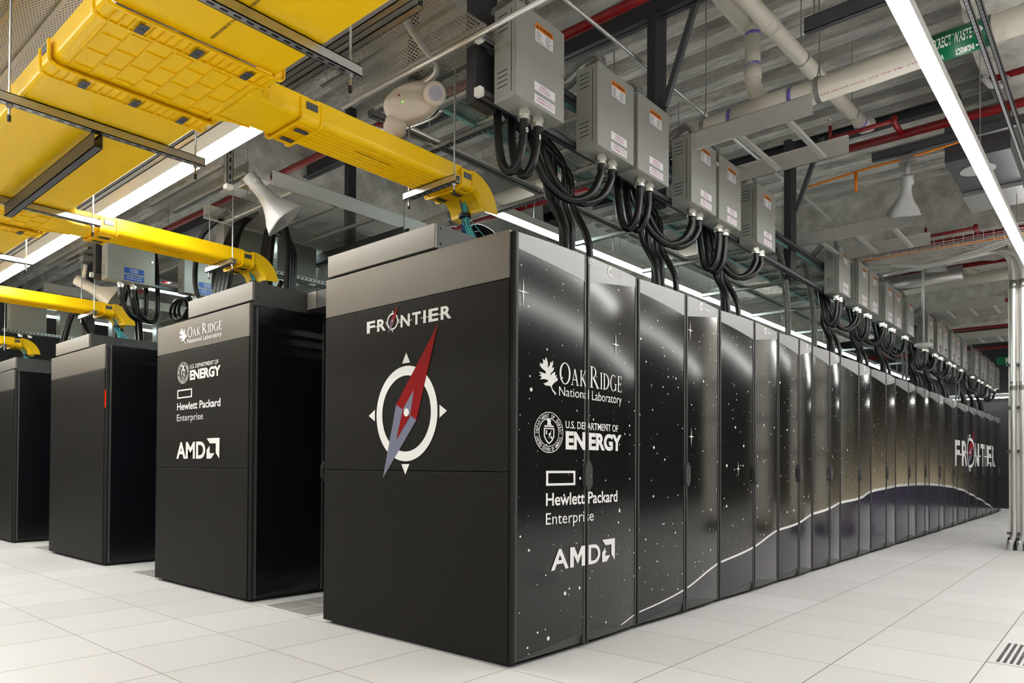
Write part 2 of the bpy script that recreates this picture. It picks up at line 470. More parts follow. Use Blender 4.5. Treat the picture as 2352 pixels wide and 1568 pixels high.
def crom(pts, n=8):
    P = [Vector(p) for p in pts]; P = [P[0] * 2 - P[1]] + P + [P[-1] * 2 - P[-2]]
    out = []
    for i in range(1, len(P) - 2):
        a, b, c, d = P[i - 1:i + 3]
        for j in range(n):
            t = j / n
            out.append(0.5 * ((2 * b) + (c - a) * t + (2 * a - 5 * b + 4 * c - d) * t * t + (3 * b - a - 3 * c + d) * t ** 3))
    out.append(P[-2]); return out

# ------------------------------------------------------------------ helpers: lettering
_tc = {}
def text2d(s, bold=0.0, spacing=1.0):
    key = (s, bold, spacing)
    if key in _tc: return _tc[key]
    cu = bpy.data.curves.new('lettering', 'FONT'); cu.body = s; cu.offset = bold; cu.resolution_u = 4; cu.space_character = spacing
    o = bpy.data.objects.new('lettering', cu); col.objects.link(o)
    dg = bpy.context.evaluated_depsgraph_get(); ev = o.evaluated_get(dg); me = ev.to_mesh()
    vs = [(v.co.x, v.co.y) for v in me.vertices]; fs = [tuple(p.vertices) for p in me.polygons]
    ev.to_mesh_clear(); bpy.data.objects.remove(o); bpy.data.curves.remove(cu)
    _tc[key] = (vs, fs); return _tc[key]

def fit(sh, u0, u1, v0, v1):
    us = [p[0] for p in sh[0]]; vs = [p[1] for p in sh[0]]
    a, b, c, d = min(us), max(us), min(vs), max(vs)
    return ([(u0 + (p[0] - a) / max(b - a, 1e-6) * (u1 - u0), v0 + (p[1] - c) / max(d - c, 1e-6) * (v1 - v0)) for p in sh[0]], sh[1])

def txt(s, u0, u1, v0, v1, bold=0.0): return fit(text2d(s, bold), u0, u1, v0, v1)
def P2(pts): return ([tuple(p) for p in pts], [tuple(range(len(pts)))])
def R2(u0, u1, v0, v1): return P2([(u0, v0), (u1, v0), (u1, v1), (u0, v1)])
def join2(*sh):
    V = []; F = []
    for s in sh:
        b = len(V); V += s[0]; F += [tuple(i + b for i in f) for f in s[1]]
    return V, F
def ring2(cu, cv, ru, rv, k, n=64, a0=0.0, a1=2 * PI):
    V = []; F = []
    for i in range(n + 1):
        a = a0 + (a1 - a0) * i / n
        V += [(cu + ru * math.cos(a), cv + rv * math.sin(a)), (cu + ru * k * math.cos(a), cv + rv * k * math.sin(a))]
        if i: F.append((2 * i - 2, 2 * i, 2 * i + 1, 2 * i - 1))
    return V, F
def disc2(cu, cv, ru, rv, n=24): return P2([(cu + ru * math.cos(2 * PI * i / n), cv + rv * math.sin(2 * PI * i / n)) for i in range(n)])
def map2(sh, fn): return [fn(*p) for p in sh[0]], sh[1]
def clip2(sh, u0, u1):
    """keep only the part of a 2-D shape between two u values"""
    bm = bmesh.new(); vs = [bm.verts.new((p[0], p[1], 0)) for p in sh[0]]
    for f in sh[1]:
        try: bm.faces.new([vs[i] for i in f])
        except ValueError: pass
    for co, no in (((u0, 0, 0), (-1, 0, 0)), ((u1, 0, 0), (1, 0, 0))):
        bmesh.ops.bisect_plane(bm, geom=bm.verts[:] + bm.edges[:] + bm.faces[:], plane_co=co, plane_no=no, clear_outer=True)
    bm.verts.index_update()
    r = ([(v.co.x, v.co.y) for v in bm.verts], [tuple(v.index for v in f.verts) for f in bm.faces]); bm.free()
    return r

LEAF = [(.19, .95), (.29, .89), (.38, 1), (.47, .85), (.48, .7), (.59, .81), (.61, .9), (.68, .86), (.73, .94), (.75, .85), (.68, .72), (.82, .75), (.75, .64), (.63, .57), (.61, .49), (.72, .58), (.82, .61), (.87, .63), (.84, .51), (.96, .55), (.89, .44), (.99, .47), (1, .39), (.82, .31), (.7, .23), (.68, .2), (.75, .1), (.93, .02), (.92, 0), (.75, .04), (.66, .15), (.59, .21), (.37, .2), (.24, .25), (.37, .28), (.51, .34), (.44, .37), (.26, .38), (.08, .35), (.16, .43), (.02, .47), (.16, .49), (0, .56), (.19, .55), (.34, .53), (.38, .59), (.16, .67), (.02, .77), (.12, .76), (.05, .83), (.19, .79), (.23, .83)]

def bar(p, q, w):
    p = Vector(p); q = Vector(q); d = (q - p).normalized(); n = Vector((-d.y, d.x)) * w / 2
    return P2([tuple(p - n), tuple(q - n), tuple(q + n), tuple(p + n)])
def serif(ch):
    """upright roman capitals, one unit high"""
    T, t = .13, .055
    def s(x, y, w=.26): return R2(x - w / 2, x + w / 2, 0, .04) if y == 0 else R2(x - w / 2, x + w / 2, .96, 1)
    if ch == 'O': return thick_o(.44, .5, .44, .52)
    if ch == 'A': return join2(bar((.08, 0), (.36, 1), t), bar((.36, 1), (.68, 0), T), bar((.18, .34), (.56, .34), t), s(.08, 0), s(.68, 0, .3))
    if ch == 'K': return join2(bar((.14, 0), (.14, 1), T), s(.14, 0), s(.14, 1), bar((.2, .42), (.62, 1), t), bar((.3, .52), (.7, 0), T), s(.62, 1, .24), s(.7, 0, .28))
    if ch == 'R': return join2(bar((.14, 0), (.14, 1), T), s(.14, 0), s(.14, 1), half_o(.2, .73, .36, .27), bar((.3, .48), (.72, 0), T), s(.72, 0, .24))
    if ch == 'I': return join2(bar((.14, 0), (.14, 1), T), s(.14, 0), s(.14, 1))
    if ch == 'D': return join2(bar((.14, 0), (.14, 1), T), s(.14, 0), s(.14, 1), half_o(.18, .5, .58, .5))
    if ch == 'G': return join2(thick_o(.44, .5, .42, .52, .9, 5.6), bar((.74, 0.05), (.74, .42), T), s2(.72, .42, .3))
    if ch == 'E': return join2(bar((.14, 0), (.14, 1), T), R2(.02, .58, 0, .045), R2(.02, .56, .955, 1), R2(.14, .46, .48, .53), R2(.55, .58, 0, .2), R2(.53, .56, .8, 1), R2(.43, .46, .4, .62))
def s2(x, y, w): return R2(x - w / 2, x + w / 2, y, y + .04)
def thick_o(cu, cv, ru, rv, a0=0.0, a1=2 * PI):
    V = []; F = []; n = 40
    for i in range(n + 1):
        a = a0 + (a1 - a0) * i / n
        V += [(cu + ru * math.cos(a), cv + rv * math.sin(a)), (cu + ru * .70 * math.cos(a), cv + rv * .91 * math.sin(a))]
        if i: F.append((2 * i - 2, 2 * i, 2 * i + 1, 2 * i - 1))
    return V, F
def half_o(cu, cv, ru, rv): return thick_o(cu, cv, ru, rv, -PI / 2, PI / 2)
def serif_word(s, u0, u1, v0, v1, big=1.28):
    sh = []; x = 0
    for i, ch in enumerate(s):
        g = serif(ch); k = big if i == 0 else 1.0
        wdt = max(p[0] for p in g[0])
        sh.append(([(x + p[0] * k, p[1] * k) for p in g[0]], g[1])); x += wdt * k + .1
    return fit(join2(*sh), u0, u1, v0, v1)

def lab_logo(u, v, w, h, gap=None):
    """leaf and two lines of lettering inside a box (u, v, w, h)"""
    U = lambda a: u + a * w
    V = lambda b: v + b * h
    return join2(fit(P2(LEAF), U(0), U(.19), V(.17), V(1)),
                 serif_word('OAK', U(.21), U(.525), V(.42), V(.95)), serif_word('RIDGE', U(.56), U(1), V(.42), V(.98)),
                 txt('National', U(.205), U(.545), V(.14), V(.36)), txt('Laboratory', U(.585), U(1), V(.055), V(.36)))

def seal(cu, cv, ru, rv):
    sh = [ring2(cu, cv, ru, rv, .965), ring2(cu, cv, ru * .70, rv * .70, .95)]
    def arc_text(s, a0, a1, inward):
        r0 = .735; n = len(s)
        for i, ch in enumerate(s):
            if ch == ' ': continue
            a = a0 + (a1 - a0) * (i + .5) / n
            g = text2d(ch, .012); g = fit(g, -.052, .052, 0, .17) if ch != 'I' else fit(g, -.015, .015, 0, .17)
            vs = []
            for p in g[0]:
                rr = r0 + p[1] if not inward else r0 + .19 - p[1]
                tx = p[0] if not inward else -p[0]
                vs.append((cu + ru * (rr * math.cos(a) + tx * math.sin(a)), cv + rv * (rr * math.sin(a) - tx * math.cos(a))))
            sh.append((vs, g[1]))
    arc_text('DEPARTMENT OF ENERGY', PI * 1.03, -PI * .03, False)
    arc_text('UNITED STATES OF AMERICA', PI * 1.08, PI * 1.92, True)
    T = lambda pts: P2([(cu + ru * a, cv + rv * b) for a, b in pts])
    outer = [(-.36, .22), (.36, .22), (.36, -.2), (.22, -.42), (0, -.58), (-.22, -.42), (-.36, -.2)]
    inn = [(-.29, .16), (.29, .16), (.29, -.18), (.17, -.37), (0, -.5), (-.17, -.37), (-.29, -.18)]
    V = []; F = []
    for i in range(8):
        V += [outer[i % 7], inn[i % 7]]
        if i: F.append((2 * i - 2, 2 * i, 2 * i + 1, 2 * i - 1))
    sh.append(([(cu + ru * a, cv + rv * b) for a, b in V], F))
    sh += [T([(-.06, -.34), (.02, -.12), (-.07, -.12), (.22, .14), (.08, -.05), (.14, -.05)]), T([(-.34, .27), (.34, .27), (.3, .34), (-.3, .34)]),
           T([(-.16, .36), (-.1, .52), (-.2, .62), (.0, .66), (.12, .6), (.1, .44), (.2, .36)]), T([(-.22, -.1), (-.15, -.1), (-.15, .1), (-.22, .1)]), T([(.1, -.3), (.2, -.3), (.2, -.18), (.1, -.18)])]
    return join2(*sh)

def energy_logo(u, v, w, h, gap=False):
    U = lambda a: u + a * w
    V = lambda b: v + b * h
    return join2(seal(U(.14), V(.5), w * .14, h * .5), txt('U.S. DEPARTMENT OF', U(.305), U(.95), V(.63), V(.82), .012), *([txt('EN', U(.306), U(.522), V(.10), V(.56), .045), txt('ERGY', U(.566), U(1), V(.10), V(.56), .045)] if gap else [txt('ENERGY', U(.305), U(1), V(.10), V(.56), .045)]))

def bar_logo(u, v, w, h, gap=False):
    U = lambda a: u + a * w
    V = lambda b: v + b * h
    t = .018
    return join2(R2(U(0), U(.36), V(.96), V(1)), R2(U(0), U(.36), V(.745), V(.785)), R2(U(0), U(.025), V(.785), V(.96)), R2(U(.335), U(.36), V(.785), V(.96)),
                 *([txt('Hewlett', U(0), U(.489), V(.40), V(.62), .018), txt('Packard', U(.538), U(1), V(.40), V(.62), .018)] if gap else [txt('Hewlett Packard', U(0), U(1), V(.40), V(.62), .018)]), txt('Enterprise', U(0), U(.62), V(.02), V(.28)))

LETTER_M = ([(0, 0), (0, 1), (.27, 1), (.5, .55), (.73, 1), (1, 1), (1, 0), (.76, 0), (.76, .60), (.5, .12), (.24, .60), (.24, 0)],
            [(0, 1, 2, 10, 11), (2, 3, 9, 10), (3, 4, 8, 9), (4, 5, 6, 7, 8)])
def amd_logo(u, v, w, h, gap=False):
    a0 = u + (.768 if gap else .72) * w; a = w * (.232 if gap else .28)
    A = lambda pts: P2([(a0 + x * a, v + y * h) for x, y in pts])
    return join2(*([fit(LETTER_M, u + a * w, u + b_ * w, v, v + .86 * h) if c == 'M' else txt(c, u + a * w, u + b_ * w, v, v + .86 * h, .02) for c, a, b_ in (('A', 0, .243), ('M', .262, .487), ('D', .541, .737))] if gap else [txt('AMD', u, u + .69 * w, v, v + .86 * h, .03)]),
                 A([(.0, 1), (1, 1), (1, 0), (.72, .28), (.72, .74), (.26, .74)]), A([(0, 0), (0, .42), (.24, .64), (.24, .26), (.62, .26), (.36, 0)]))

def compass(K):
    """K maps the panel's own unit frame (ring centre at 0,0, ring radius 1) to u,v. white / red / slate shapes, back to front"""
    m = lambda s: map2(s, K)
    tri = lambda c, d: P2([(c[0] + d[0] * .22, c[1] + d[1] * .22), (c[0] + d[1] * .13, c[1] - d[0] * .13), (c[0] - d[1] * .13, c[1] + d[0] * .13)])
    T, L, R, B = (1.0, 1.76), (-.32, .2), (.35, -.15), (-.76, -1.37)
    ctr = (.03, .02); s1 = (.26, .48); s2p = (-.3, -.55); cl = (-.09, .09); cr = (.15, -.06)
    return [('white', m(join2(ring2(0, 0, 1, 1, .80), tri((0, 1.06), (0, 1)), tri((0, -1.06), (0, -1)), tri((1.06, 0), (1, 0)), tri((-1.06, 0), (-1, 0))))),
            ('slate', m(join2(P2([L, R, B])))), ('redprint', m(join2(P2([L, R, T])))),
            ('slate', m(P2([cl, cr, s1]))), ('redprint', m(P2([cl, cr, s2p]))), ('white', m(disc2(ctr[0], ctr[1], .085, .085)))]

def wordmark(KU, v0, v1, ring=None):
    """KU maps 0..1 across the word to u"""
    X = [-1.184, -1.103, -1.082, -.998, -.985, -.885, -.861, -.778, -.757, -.682, -.66, -.638, -.615, -.534, -.514, -.427]
    k = lambda x: KU((x + 1.184) / .757)
    out = []
    for i, ch in enumerate('FRONTIER'):
        if ch == 'O': continue
        out.append(txt(ch, k(X[2 * i]), k(X[2 * i + 1]), v0, v1, .03))
    vm = v0 + (v1 - v0) * .45; th = (v1 - v0) * .028
    for i in range(7): out.append(R2(k(X[2 * i + 1]) - .0, k(X[2 * i + 2]), vm - th, vm + th))
    return join2(*out)
ORD = ['first', 'second', 'third', 'fourth', 'fifth', 'sixth', 'seventh', 'eighth', 'ninth', 'tenth', 'eleventh', 'twelfth', 'thirteenth', 'fourteenth',
       'fifteenth', 'sixteenth', 'seventeenth', 'eighteenth', 'nineteenth', 'twentieth', 'twenty-first', 'twenty-second', 'twenty-third', 'twenty-fourth']

# ================================================================== the room
XL, XR, YB, YF, ZC = -17.0, 7.5, -8.0, 19.85, 5.05
b = MB(); b.box(XL, XR, YB, YF, -0.1, 0.0); struct(b.build('floor', M['floor']))
b = MB()
prof = []
y = YB
while y < YF:
    prof += [(y, ZC), (y + .17, ZC), (y + .21, ZC + .17), (y + .34, ZC + .17)]
    y += .38
rings = [[(x, p[0], p[1]) for p in prof] for x in (XL, XR)]
b.quadstrip(rings, close=False); b.box(XL, XR, YB, YF, ZC + .2, ZC + .3)
struct(b.build('ceiling', M['deck']))
b = MB(); b.box(XL - .2, XL, YB, YF, 0, ZC + .1); struct(b.build('wall_left', M['wall_grey']))
b = MB(); b.box(XR, XR + .2, YB, YF, 0, ZC + .1); struct(b.build('wall_right', M['wall_grey']))
b = MB(); b.box(XL, XR, YB - .2, YB, 0, ZC + .1); struct(b.build('wall_near', M['wall_grey']))
b = MB(); b.box(XL, XR, YF, YF + .2, 2.55, ZC + .1); b.box(XL, XR, YF, YF + .2, 0, 2.55); struct(b.build('wall_far', M['wall_dark']))
for i, zz in enumerate((.9, 1.75, 2.58)):
    b = MB(); b.box(-3.0, 6.0, YF - .012, YF, zz, zz + .015); struct(b.build('trim_%d' % (i + 1), M['charcoal']))

def rough_slab(name, x0, x1, y0, y1, z0, z1, m, step=.25, amp=.03):
    """a cast beam with a lumpy sprayed face"""
    rnd = random.Random(name + str(y0)); bmm = bmesh.new()
    nx = max(1, int((x1 - x0) / step))
    sec = [(y0, z1), (y0, (z0 + z1) / 2), (y0 + .03, z0 + .03), (y0 + .1, z0), ((y0 + y1) / 2, z0), (y1 - .1, z0), (y1 - .03, z0 + .03), (y1, (z0 + z1) / 2), (y1, z1)]
    q = MB()
    q.quadstrip([[(x0 + (x1 - x0) * i / nx, a + rnd.uniform(-amp, amp), c + (rnd.uniform(-amp, amp) if c < z1 else 0)) for a, c in sec] for i in range(nx + 1)], close=False)
    o = q.build(name, m); return o
struct(rough_slab('trim_4', XL, XR, 8.45, 9.35, 4.0, ZC, M['spray']))
struct(rough_slab('trim_5', XL, 7.4, 15.2, 16.0, 4.15, ZC, M['spray']))
struct(rough_slab('trim_6', XL, -3.2, 4.3, 4.95, 3.95, ZC, M['concrete'], amp=.004))
struct(rough_slab('trim_7', -2.95, -2.45, 4.3, 8.4, 3.95, ZC, M['concrete'], amp=.004))
def rough_beam_y(name, x0, x1, y0, y1, z0, z1, m):
    o = rough_slab(name, y0, y1, x0, x1, z0, z1, m)
    for v in o.data.vertices: v.co.x, v.co.y = v.co.y, v.co.x
    o.data.flip_normals(); return o
o = rough_beam_y('trim_8', 1.42, 3.2, -2.0, 8.4, 4.56, ZC, M['spray']); o.location = (2.31, 3.2, 4.54); struct(o)
o = rough_beam_y('trim_9', -5.6, -4.9, -2.0, 8.4, 4.2, ZC, M['spray']); o.location = (-5.25, 3.2, 4.18); struct(o)

# ================================================================== floor grates
def floor_grate(x0, y0, label, slots):
    T = .6096
    t = thing('floor_grate', label, 'floor grate', (x0 + T / 2, y0 + T / 2, 0), 'ventilated floor tiles')
    b = MB(); b.box(x0 + .006, x0 + T - .006, y0 + .006, y0 + T - .006, 0.0, .003); b.build('tile_plate', M['ventplate'], t)
    for qy in (0, 1):
        for qx in (0, 1):
            b = MB()
            xa, xb = x0 + .035 + qx * .275, x0 + .30 + qx * .275
            ya, yb = y0 + .035 + qy * .275, y0 + .30 + qy * .275
            b.box(xa, xb, ya, yb, .0030, .0040)
            b.build('slot_panel' if slots else 'hole_panel', M['slotpanel' if slots else 'holepanel'], t)
T_ = .6096
floor_grate(3 * T_, 3 * T_, 'slotted grey floor grate at the right edge of the aisle floor', True)
floor_grate(-4 * T_, 0, 'perforated floor tile between the compass cabinet and the second cabinet row', False)
floor_grate(-8 * T_, 0, 'perforated floor tile between the second and third cabinet rows', False)
floor_grate(-13 * T_, 0, 'perforated floor tile between the third and fourth cabinet rows', False)

# ================================================================== cabinets
H = 2.262
def make_cabinet(wd, star, name='supercomputer_cabinet'):
    """front faces +X; origin at the front left corner on the floor"""
    t = thing(name, None, None, (0, 0, 0))
    b = MB(); b.box(-1.60, 0.0, .006, wd - .006, .035, 2.255); b.box(-1.58, -.02, .02, wd - .02, 0, .035)
    b.build('body', M['black'], t)
    f = lambda y: .025 + .031 * (1 - (2 * y / wd - 1) ** 2)
    half = wd / 2
    for side in (0, 1):
        ya, yb = (.012, half - .010) if side == 0 else (half + .010, wd - .012)
        n = 10
        ys = [ya + (yb - ya) * i / n for i in range(n + 1)]
        u = lambda y: (y - ya) / (yb - ya) if side == 0 else (yb - y) / (yb - ya)      # 0 at outer edge, 1 at the meeting edge
        kick = lambda y: .042 + .063 * u(y)
        cap = (lambda y: H - .085 - .070 * u(y)) if side == 0 else (lambda y: H - .062 - .088 * u(y))
        e = .016
        d = MB()
        # door shell: back, and slim raised frame strips on both vertical edges
        for (a, c) in ((ya, ya + e), (yb - e, yb)):
            d.quadstrip([[(f(a), a, z), (f(c), c, z), (.004, c, z), (.004, a, z)] for z in (.03, H)])
            k0 = len(d.v) - 8
            d.f.append((k0, k0 + 1, k0 + 2, k0 + 3)); d.f.append((k0 + 7, k0 + 6, k0 + 5, k0 + 4))
        d.quadstrip([[(.004, ya, z), (.004, yb, z)] for z in (.03, H)], close=False)
        d.quadstrip([[(f(y) - .004, y, H - .002), (.004, y, H - .002)] for y in ys], close=False)
        d.quadstrip([[(.004, y, .032), (f(y) - .018, y, .032)] for y in ys], close=False)
        door = d.build('door', M['charcoal'], t)
        yi = [ya + e + (yb - ya - 2 * e) * i / n for i in range(n + 1)]
        g = MB(); g.quadstrip([[(f(y) - .003, y, z0 + (z1 - z0) * j / 6) for j in range(7)] for y, z0, z1 in ((y, kick(y), cap(y)) for y in yi)], close=False)
        gp = g.build('glossy_panel', M['star'] if star else M['blackgloss'], door, smooth=True)
        g = MB(); g.quadstrip([[(f(y) - .001, y, cap(y)), (f(y) - .001, y, H)] for y in yi], close=False)
        g.build('header_panel', M['header'] if star else M['blackgloss'], door)
        g = MB(); g.quadstrip([[(f(y) - .020 * (kick(y) - .03) / .075 - .001, y, .03), (f(y) - .001, y, kick(y))] for y in yi], close=False)
        g.build('kick_plate', M['kick'] if star else M['blackgloss'], door)
        if star and side == 1:
            em = join2(ring2(half + .25, 2.222, .027, .027, .45, 24, .9, 2 * PI - .9), disc2(half + .262, 2.222, .006, .008), ring2(half + .25, 2.222, .030, .030, .87, 24),
                       txt('CRAY', half + .305, half + .40, 2.206, 2.228, .01))
            g = MB(); g.shape(em, lambda y, z: (f(y) + .001, y, z)); g.build('emblem', M['white'], door)
    # handle on the meeting edges
    g = MB()
    zz = [(.905, .008), (.94, .034), (1.035, .034), (1.075, .008)]
    x = f(half)
    pr = [(half + s * wv, z) for s in (-1,) for z, wv in zz] + [(half + wv, z) for z, wv in reversed(zz)]
    g.poly([(x + .022, a, c) for a, c in pr], (-.05, 0, 0))
    h = g.build('handle', M['charcoal'], t, bevel=.004)
    g = MB(); g.cyl((x + .020, half + .012, .985), (x + .025, half + .012, .985), .006, 12); g.build('lock', M['steel'], h)
    return t

WIDTHS = [1.2192] * 3 + [.9144] * 2 + [1.2192] * 3 + [.9144] + [1.2192] * 3 + [.9144] + [1.2192] * 3
Y0 = [0.012]
for wv in WIDTHS: Y0.append(Y0[-1] + wv)
cab_w = make_cabinet(1.2192, True); cab_n = make_cabinet(.9144, True)
row = []
used = {}
seen_w, seen_n = 0, 0
for i, wv in enumerate(WIDTHS):
    narrow = wv < 1
    lab = ('tall black cabinet carrying four white sponsor logos at the near corner' if i == 0 else
           '%s tall cabinet from the near corner, %s doors in the star-printed row' % (ORD[i], 'narrow' if narrow else 'wide'))
    src = cab_n if narrow else cab_w
    if id(src) not in used:
        used[id(src)] = 1; o = src; o.location = (0, Y0[i], 0); tag(o, lab, 'cabinet', 'star-printed cabinet row')
    else:
        o = dup(src, (0, Y0[i], 0), lab, 'star-printed cabinet row')
    o['category'] = 'cabinet'
    row.append(o)

def kid(o, name, k=0):
    c = [x for x in o.children if x.name.split('.')[0] == name]
    return c[k]

# ---- lettering on the doors of the corner cabinet
def door_face(i):
    wd = WIDTHS[i]
    return lambda y, z: (.025 + .031 * (1 - (2 * (y - Y0[i]) / wd - 1) ** 2) + .0006, y, z)
half = Y0[0] + WIDTHS[0] / 2
sp = lambda sh: (clip2(sh, Y0[0], half - .012), clip2(sh, half + .012, Y0[1]))
for nm, sh in (('laboratory_lettering', lab_logo(.194, 1.40, .82, .232)), ('department_lettering', energy_logo(.161, 1.115, .853, .222, True)),
               ('sponsor_lettering', bar_logo(.257, .70, .708, .318, True)), ('chip_lettering', amd_logo(.301, .475, .634, .132, True))):
    for k, part in enumerate(sp(sh)):
        g = MB(); g.shape(part, door_face(0)); g.build(nm, M['white'], kid(row[0], 'door', k))
# sparkle stars
def sparkle(y, z, s):
    return P2([(y, z + s), (y + s * .07, z + s * .07), (y + s * .62, z), (y + s * .07, z - s * .07), (y, z - s * 1.1), (y - s * .07, z - s * .07), (y - s * .62, z), (y - s * .07, z + s * .07)])
for i, k, y, z, s in ((0, 0, .075, 1.955, .075), (0, 1, .94, 1.79, .075), (1, 1, 1.905, 2.02, .07), (1, 1, 1.925, 1.26, .07), (2, 0, 2.75, 1.03, .06)):
    g = MB(); g.shape(sparkle(y, z, s), door_face(i)); g.build('star_sparkle', M['white'], kid(row[i], 'door', k))
# small location tag
g = MB(); g.shape(R2(.632, .69, 2.222, 2.246), door_face(0)); tg = g.build('location_tag', M['label'], kid(row[0], 'door', 1))
g = MB(); g.shape(txt('BH21', .636, .686, 2.226, 2.242), lambda y, z: (door_face(0)(y, z)[0] + .0008, y, z)); g.build('tag_lettering', M['ink'], kid(row[0], 'door', 1))

# ---- the wide word on the far doors, cut where the cabinets meet
far = [('white', wordmark(lambda t: 12.13 + t * 5.12, 1.09, 1.565))]
far += compass(lambda u, v: (13.80 + u * .43, 1.352 + v * .30))
for mi, (mn, sh) in enumerate(far):
    for i in range(9, 16):
        wd = WIDTHS[i]; hm = Y0[i] + wd / 2
        for k, (a, c) in enumerate(((Y0[i] + .014, hm - .012), (hm + .012, Y0[i + 1] - .014))):
            us = [p[0] for p in sh[0]]
            if max(us) < a or min(us) > c: continue
            part = clip2(sh, a, c)
            if not part[1]: continue
            df = door_face(i)
            g = MB(); g.shape(part, lambda y, z: (df(y, z)[0] + .0006 * mi, y, z)); g.build('word_lettering', M[mn], kid(row[i], 'door', k))

# ---- end panels
def end_panel(root, x0, x1, bx0, bx1, bd=.85):
    """three stacked sheets on the row's end, and the cable entry box on the roof"""
    ep = thing('end_panel', None, None, (0, 0, 0)); del_keys(ep); ep.parent = root
    ep.location = Vector((x1, 0, 0)) - Vector(root.location)
    for nm, z0, z1 in (('lower_sheet', .02, 1.009), ('middle_sheet', 1.014, 2.016), ('upper_sheet', 2.021, 2.275)):
        b = MB(); b.box(x0, x1, 0.0, .025, z0, z1); b.build(nm, M['satingrey' if nm == 'upper_sheet' else 'satin'], ep, bevel=.004)
    b = MB(); b.box(x0 + .01, x1 + .028, .012, .034, .02, H); b.build('backing_frame', M['slot'], ep)
    tb = MB(); tb.box(bx0, bx1, 0.0, .022, 2.29, 2.432); t = tb.build('cable_entry_box', M['satingrey'], root, bevel=.003)
    s = MB(); s.box(bx0 + .004, bx1, .023, bd, 2.256, 2.430); s.build('box_side', M['charcoal'], t)
    s = MB()
    for zz in (2.32, 2.41): s.cyl((bx1, .045, zz), (bx1 + .003, .045, zz), .006, 10)
    s.build('screw', M['slot'], t)
    return ep
def del_keys(o):
    for k in ('label', 'category'):
        if k in o: del o[k]
ep = end_panel(row[0], -1.628, -.004, -1.610, -.568)
ef = lambda x, z: (x, -.0012, z)
g = MB(); g.shape(wordmark(lambda t: -1.184 + t * .757, 1.866, 1.940), ef); g.build('word_lettering', M['white'], ep)
def place(shs, nm, parent, off):
    for k, (mn, sh) in enumerate(shs):
        g = MB(); g.shape(sh, lambda x, z: (x, -.0012 - .0006 * (k + off), z)); g.build(nm, M[mn], parent)
place(compass(lambda u, v: (-.935 + u * .052, 1.912 + v * .052)), 'small_compass_emblem', ep, 1)
place(compass(lambda u, v: (-.807 + u * .273, 1.350 + v * .282)), 'compass_emblem', ep, 1)

# ---- rows two to four: dark doors on this side
dark_w = make_cabinet(1.2192, False)
first = True
ROWX = [(-2.62, 1.622, 'second'), (-5.497, 1.64, 'third'), (-8.62, 1.65, 'fourth')]
row_root = []
for r, (x, dep, nm) in enumerate(ROWX):
    for i in range(4):
        lab = (('plain black cabinet ending the %s row%s' % (nm, ', white logos on its end panel' if r == 0 else ', blank end panel'))) if i == 0 else '%s plain black cabinet deep in the %s row' % (ORD[i], nm)
        loc = (x, .03 + 1.2192 * i, 0)
        if first: o = dark_w; o.location = loc; tag(o, lab, 'cabinet', 'plain black cabinet rows'); first = False
        else: o = dup(dark_w, loc, lab, 'plain black cabinet rows')
        o['category'] = 'cabinet'
        if i == 0: row_root.append(o)
e2 = end_panel(row_root[0], -4.244, -2.624, -3.640, -2.581, 1.0)
e3 = end_panel(row_root[1], -7.147, -5.50, -7.00, -5.955, .9)
e4 = end_panel(row_root[2], -10.27, -8.624, -9.70, -8.57, .9)
for nm, sh in (('laboratory_lettering', lab_logo(-3.80, 2.05, .755, .165)), ('department_lettering', energy_logo(-3.822, 1.735, .768, .185)),
               ('sponsor_lettering', bar_logo(-3.822, 1.39, .77, .295)), ('chip_lettering', amd_logo(-3.825, 1.09, .765, .166))):
    g = MB(); g.shape(sh, lambda x, z: (x, -.0035, z)); g.build(nm, M['white'], e2)
g = MB(); g.box(-5.498, -5.490, .005, .02, 1.62, 1.80); g.build('red_edge_strip', M['redglow'], e3)  # thin red emissive strip on the third row's edge
# ================================================================== LED strip lights
def led_strip(axis, c, a0, a1, zb, label, wid=.115, cool=False, lip=True, hh=.11, m=None):
    """a hanging housing with a glowing underside; axis is the run direction"""
    mid = (a0 + a1) / 2
    loc = (mid, c, zb) if axis == 'x' else (c, mid, zb)
    t = thing('strip_light', label, 'light', loc, 'long ceiling strip lights')
    def bx(q, a, b_, lo, hi, z0, z1):
        q.box(a, b_, c + lo, c + hi, z0, z1) if axis == 'x' else q.box(c + lo, c + hi, a, b_, z0, z1)
    h = wid / 2
    b = MB(); bx(b, a0, a1, -h, h, zb + (.018 if lip else .008), zb + hh); bx(b, a0 - .012, a0, -h, h, zb, zb + hh); bx(b, a1, a1 + .012, -h, h, zb, zb + hh)
    b.build('housing', M['fixture'], t)
    b = MB(); bx(b, a0, a1, -h + .004, h - .004, zb, zb + (.0175 if lip else .0075)); b.build('diffuser', M[m or ('ledcool' if cool else 'led')], t)
    b = MB(); bx(b, a0 + .02, a1 - .02, -h + .015, h - .015, zb + hh + .0002, zb + hh + .004); b.build('added_uplight', M['uplight'], t)  # glowing top face added to throw light on the ceiling
    rods = []
    n = max(2, int((a1 - a0) / 2.4) + 1)
    for i in range(n):
        u = a0 + .3 + (a1 - a0 - .6) * i / (n - 1)
        b = MB()
        p = (u, c, zb + hh) if axis == 'x' else (c, u, zb + hh)
        q = (p[0], p[1], ZC)
        b.cyl(p, q, .004, 6); b.build('hanger_rod', M['steel'], t)
    return t
led_strip('x', -.645, -12.5, -1.40, 3.0, 'bright strip light crossing above the yellow branch ducts at left', .115, False, False, .10, 'ledhot')
led_strip('y', 1.547, 1.15, 18.5, 3.4, 'bright strip light running along the right aisle overhead', .090, False, False, .07, 'ledaisle')
led_strip('y', -2.04, 1.66, 18.5, 3.4, 'cool strip light glowing just above the front cabinet row roof', .095, True, True, .09)
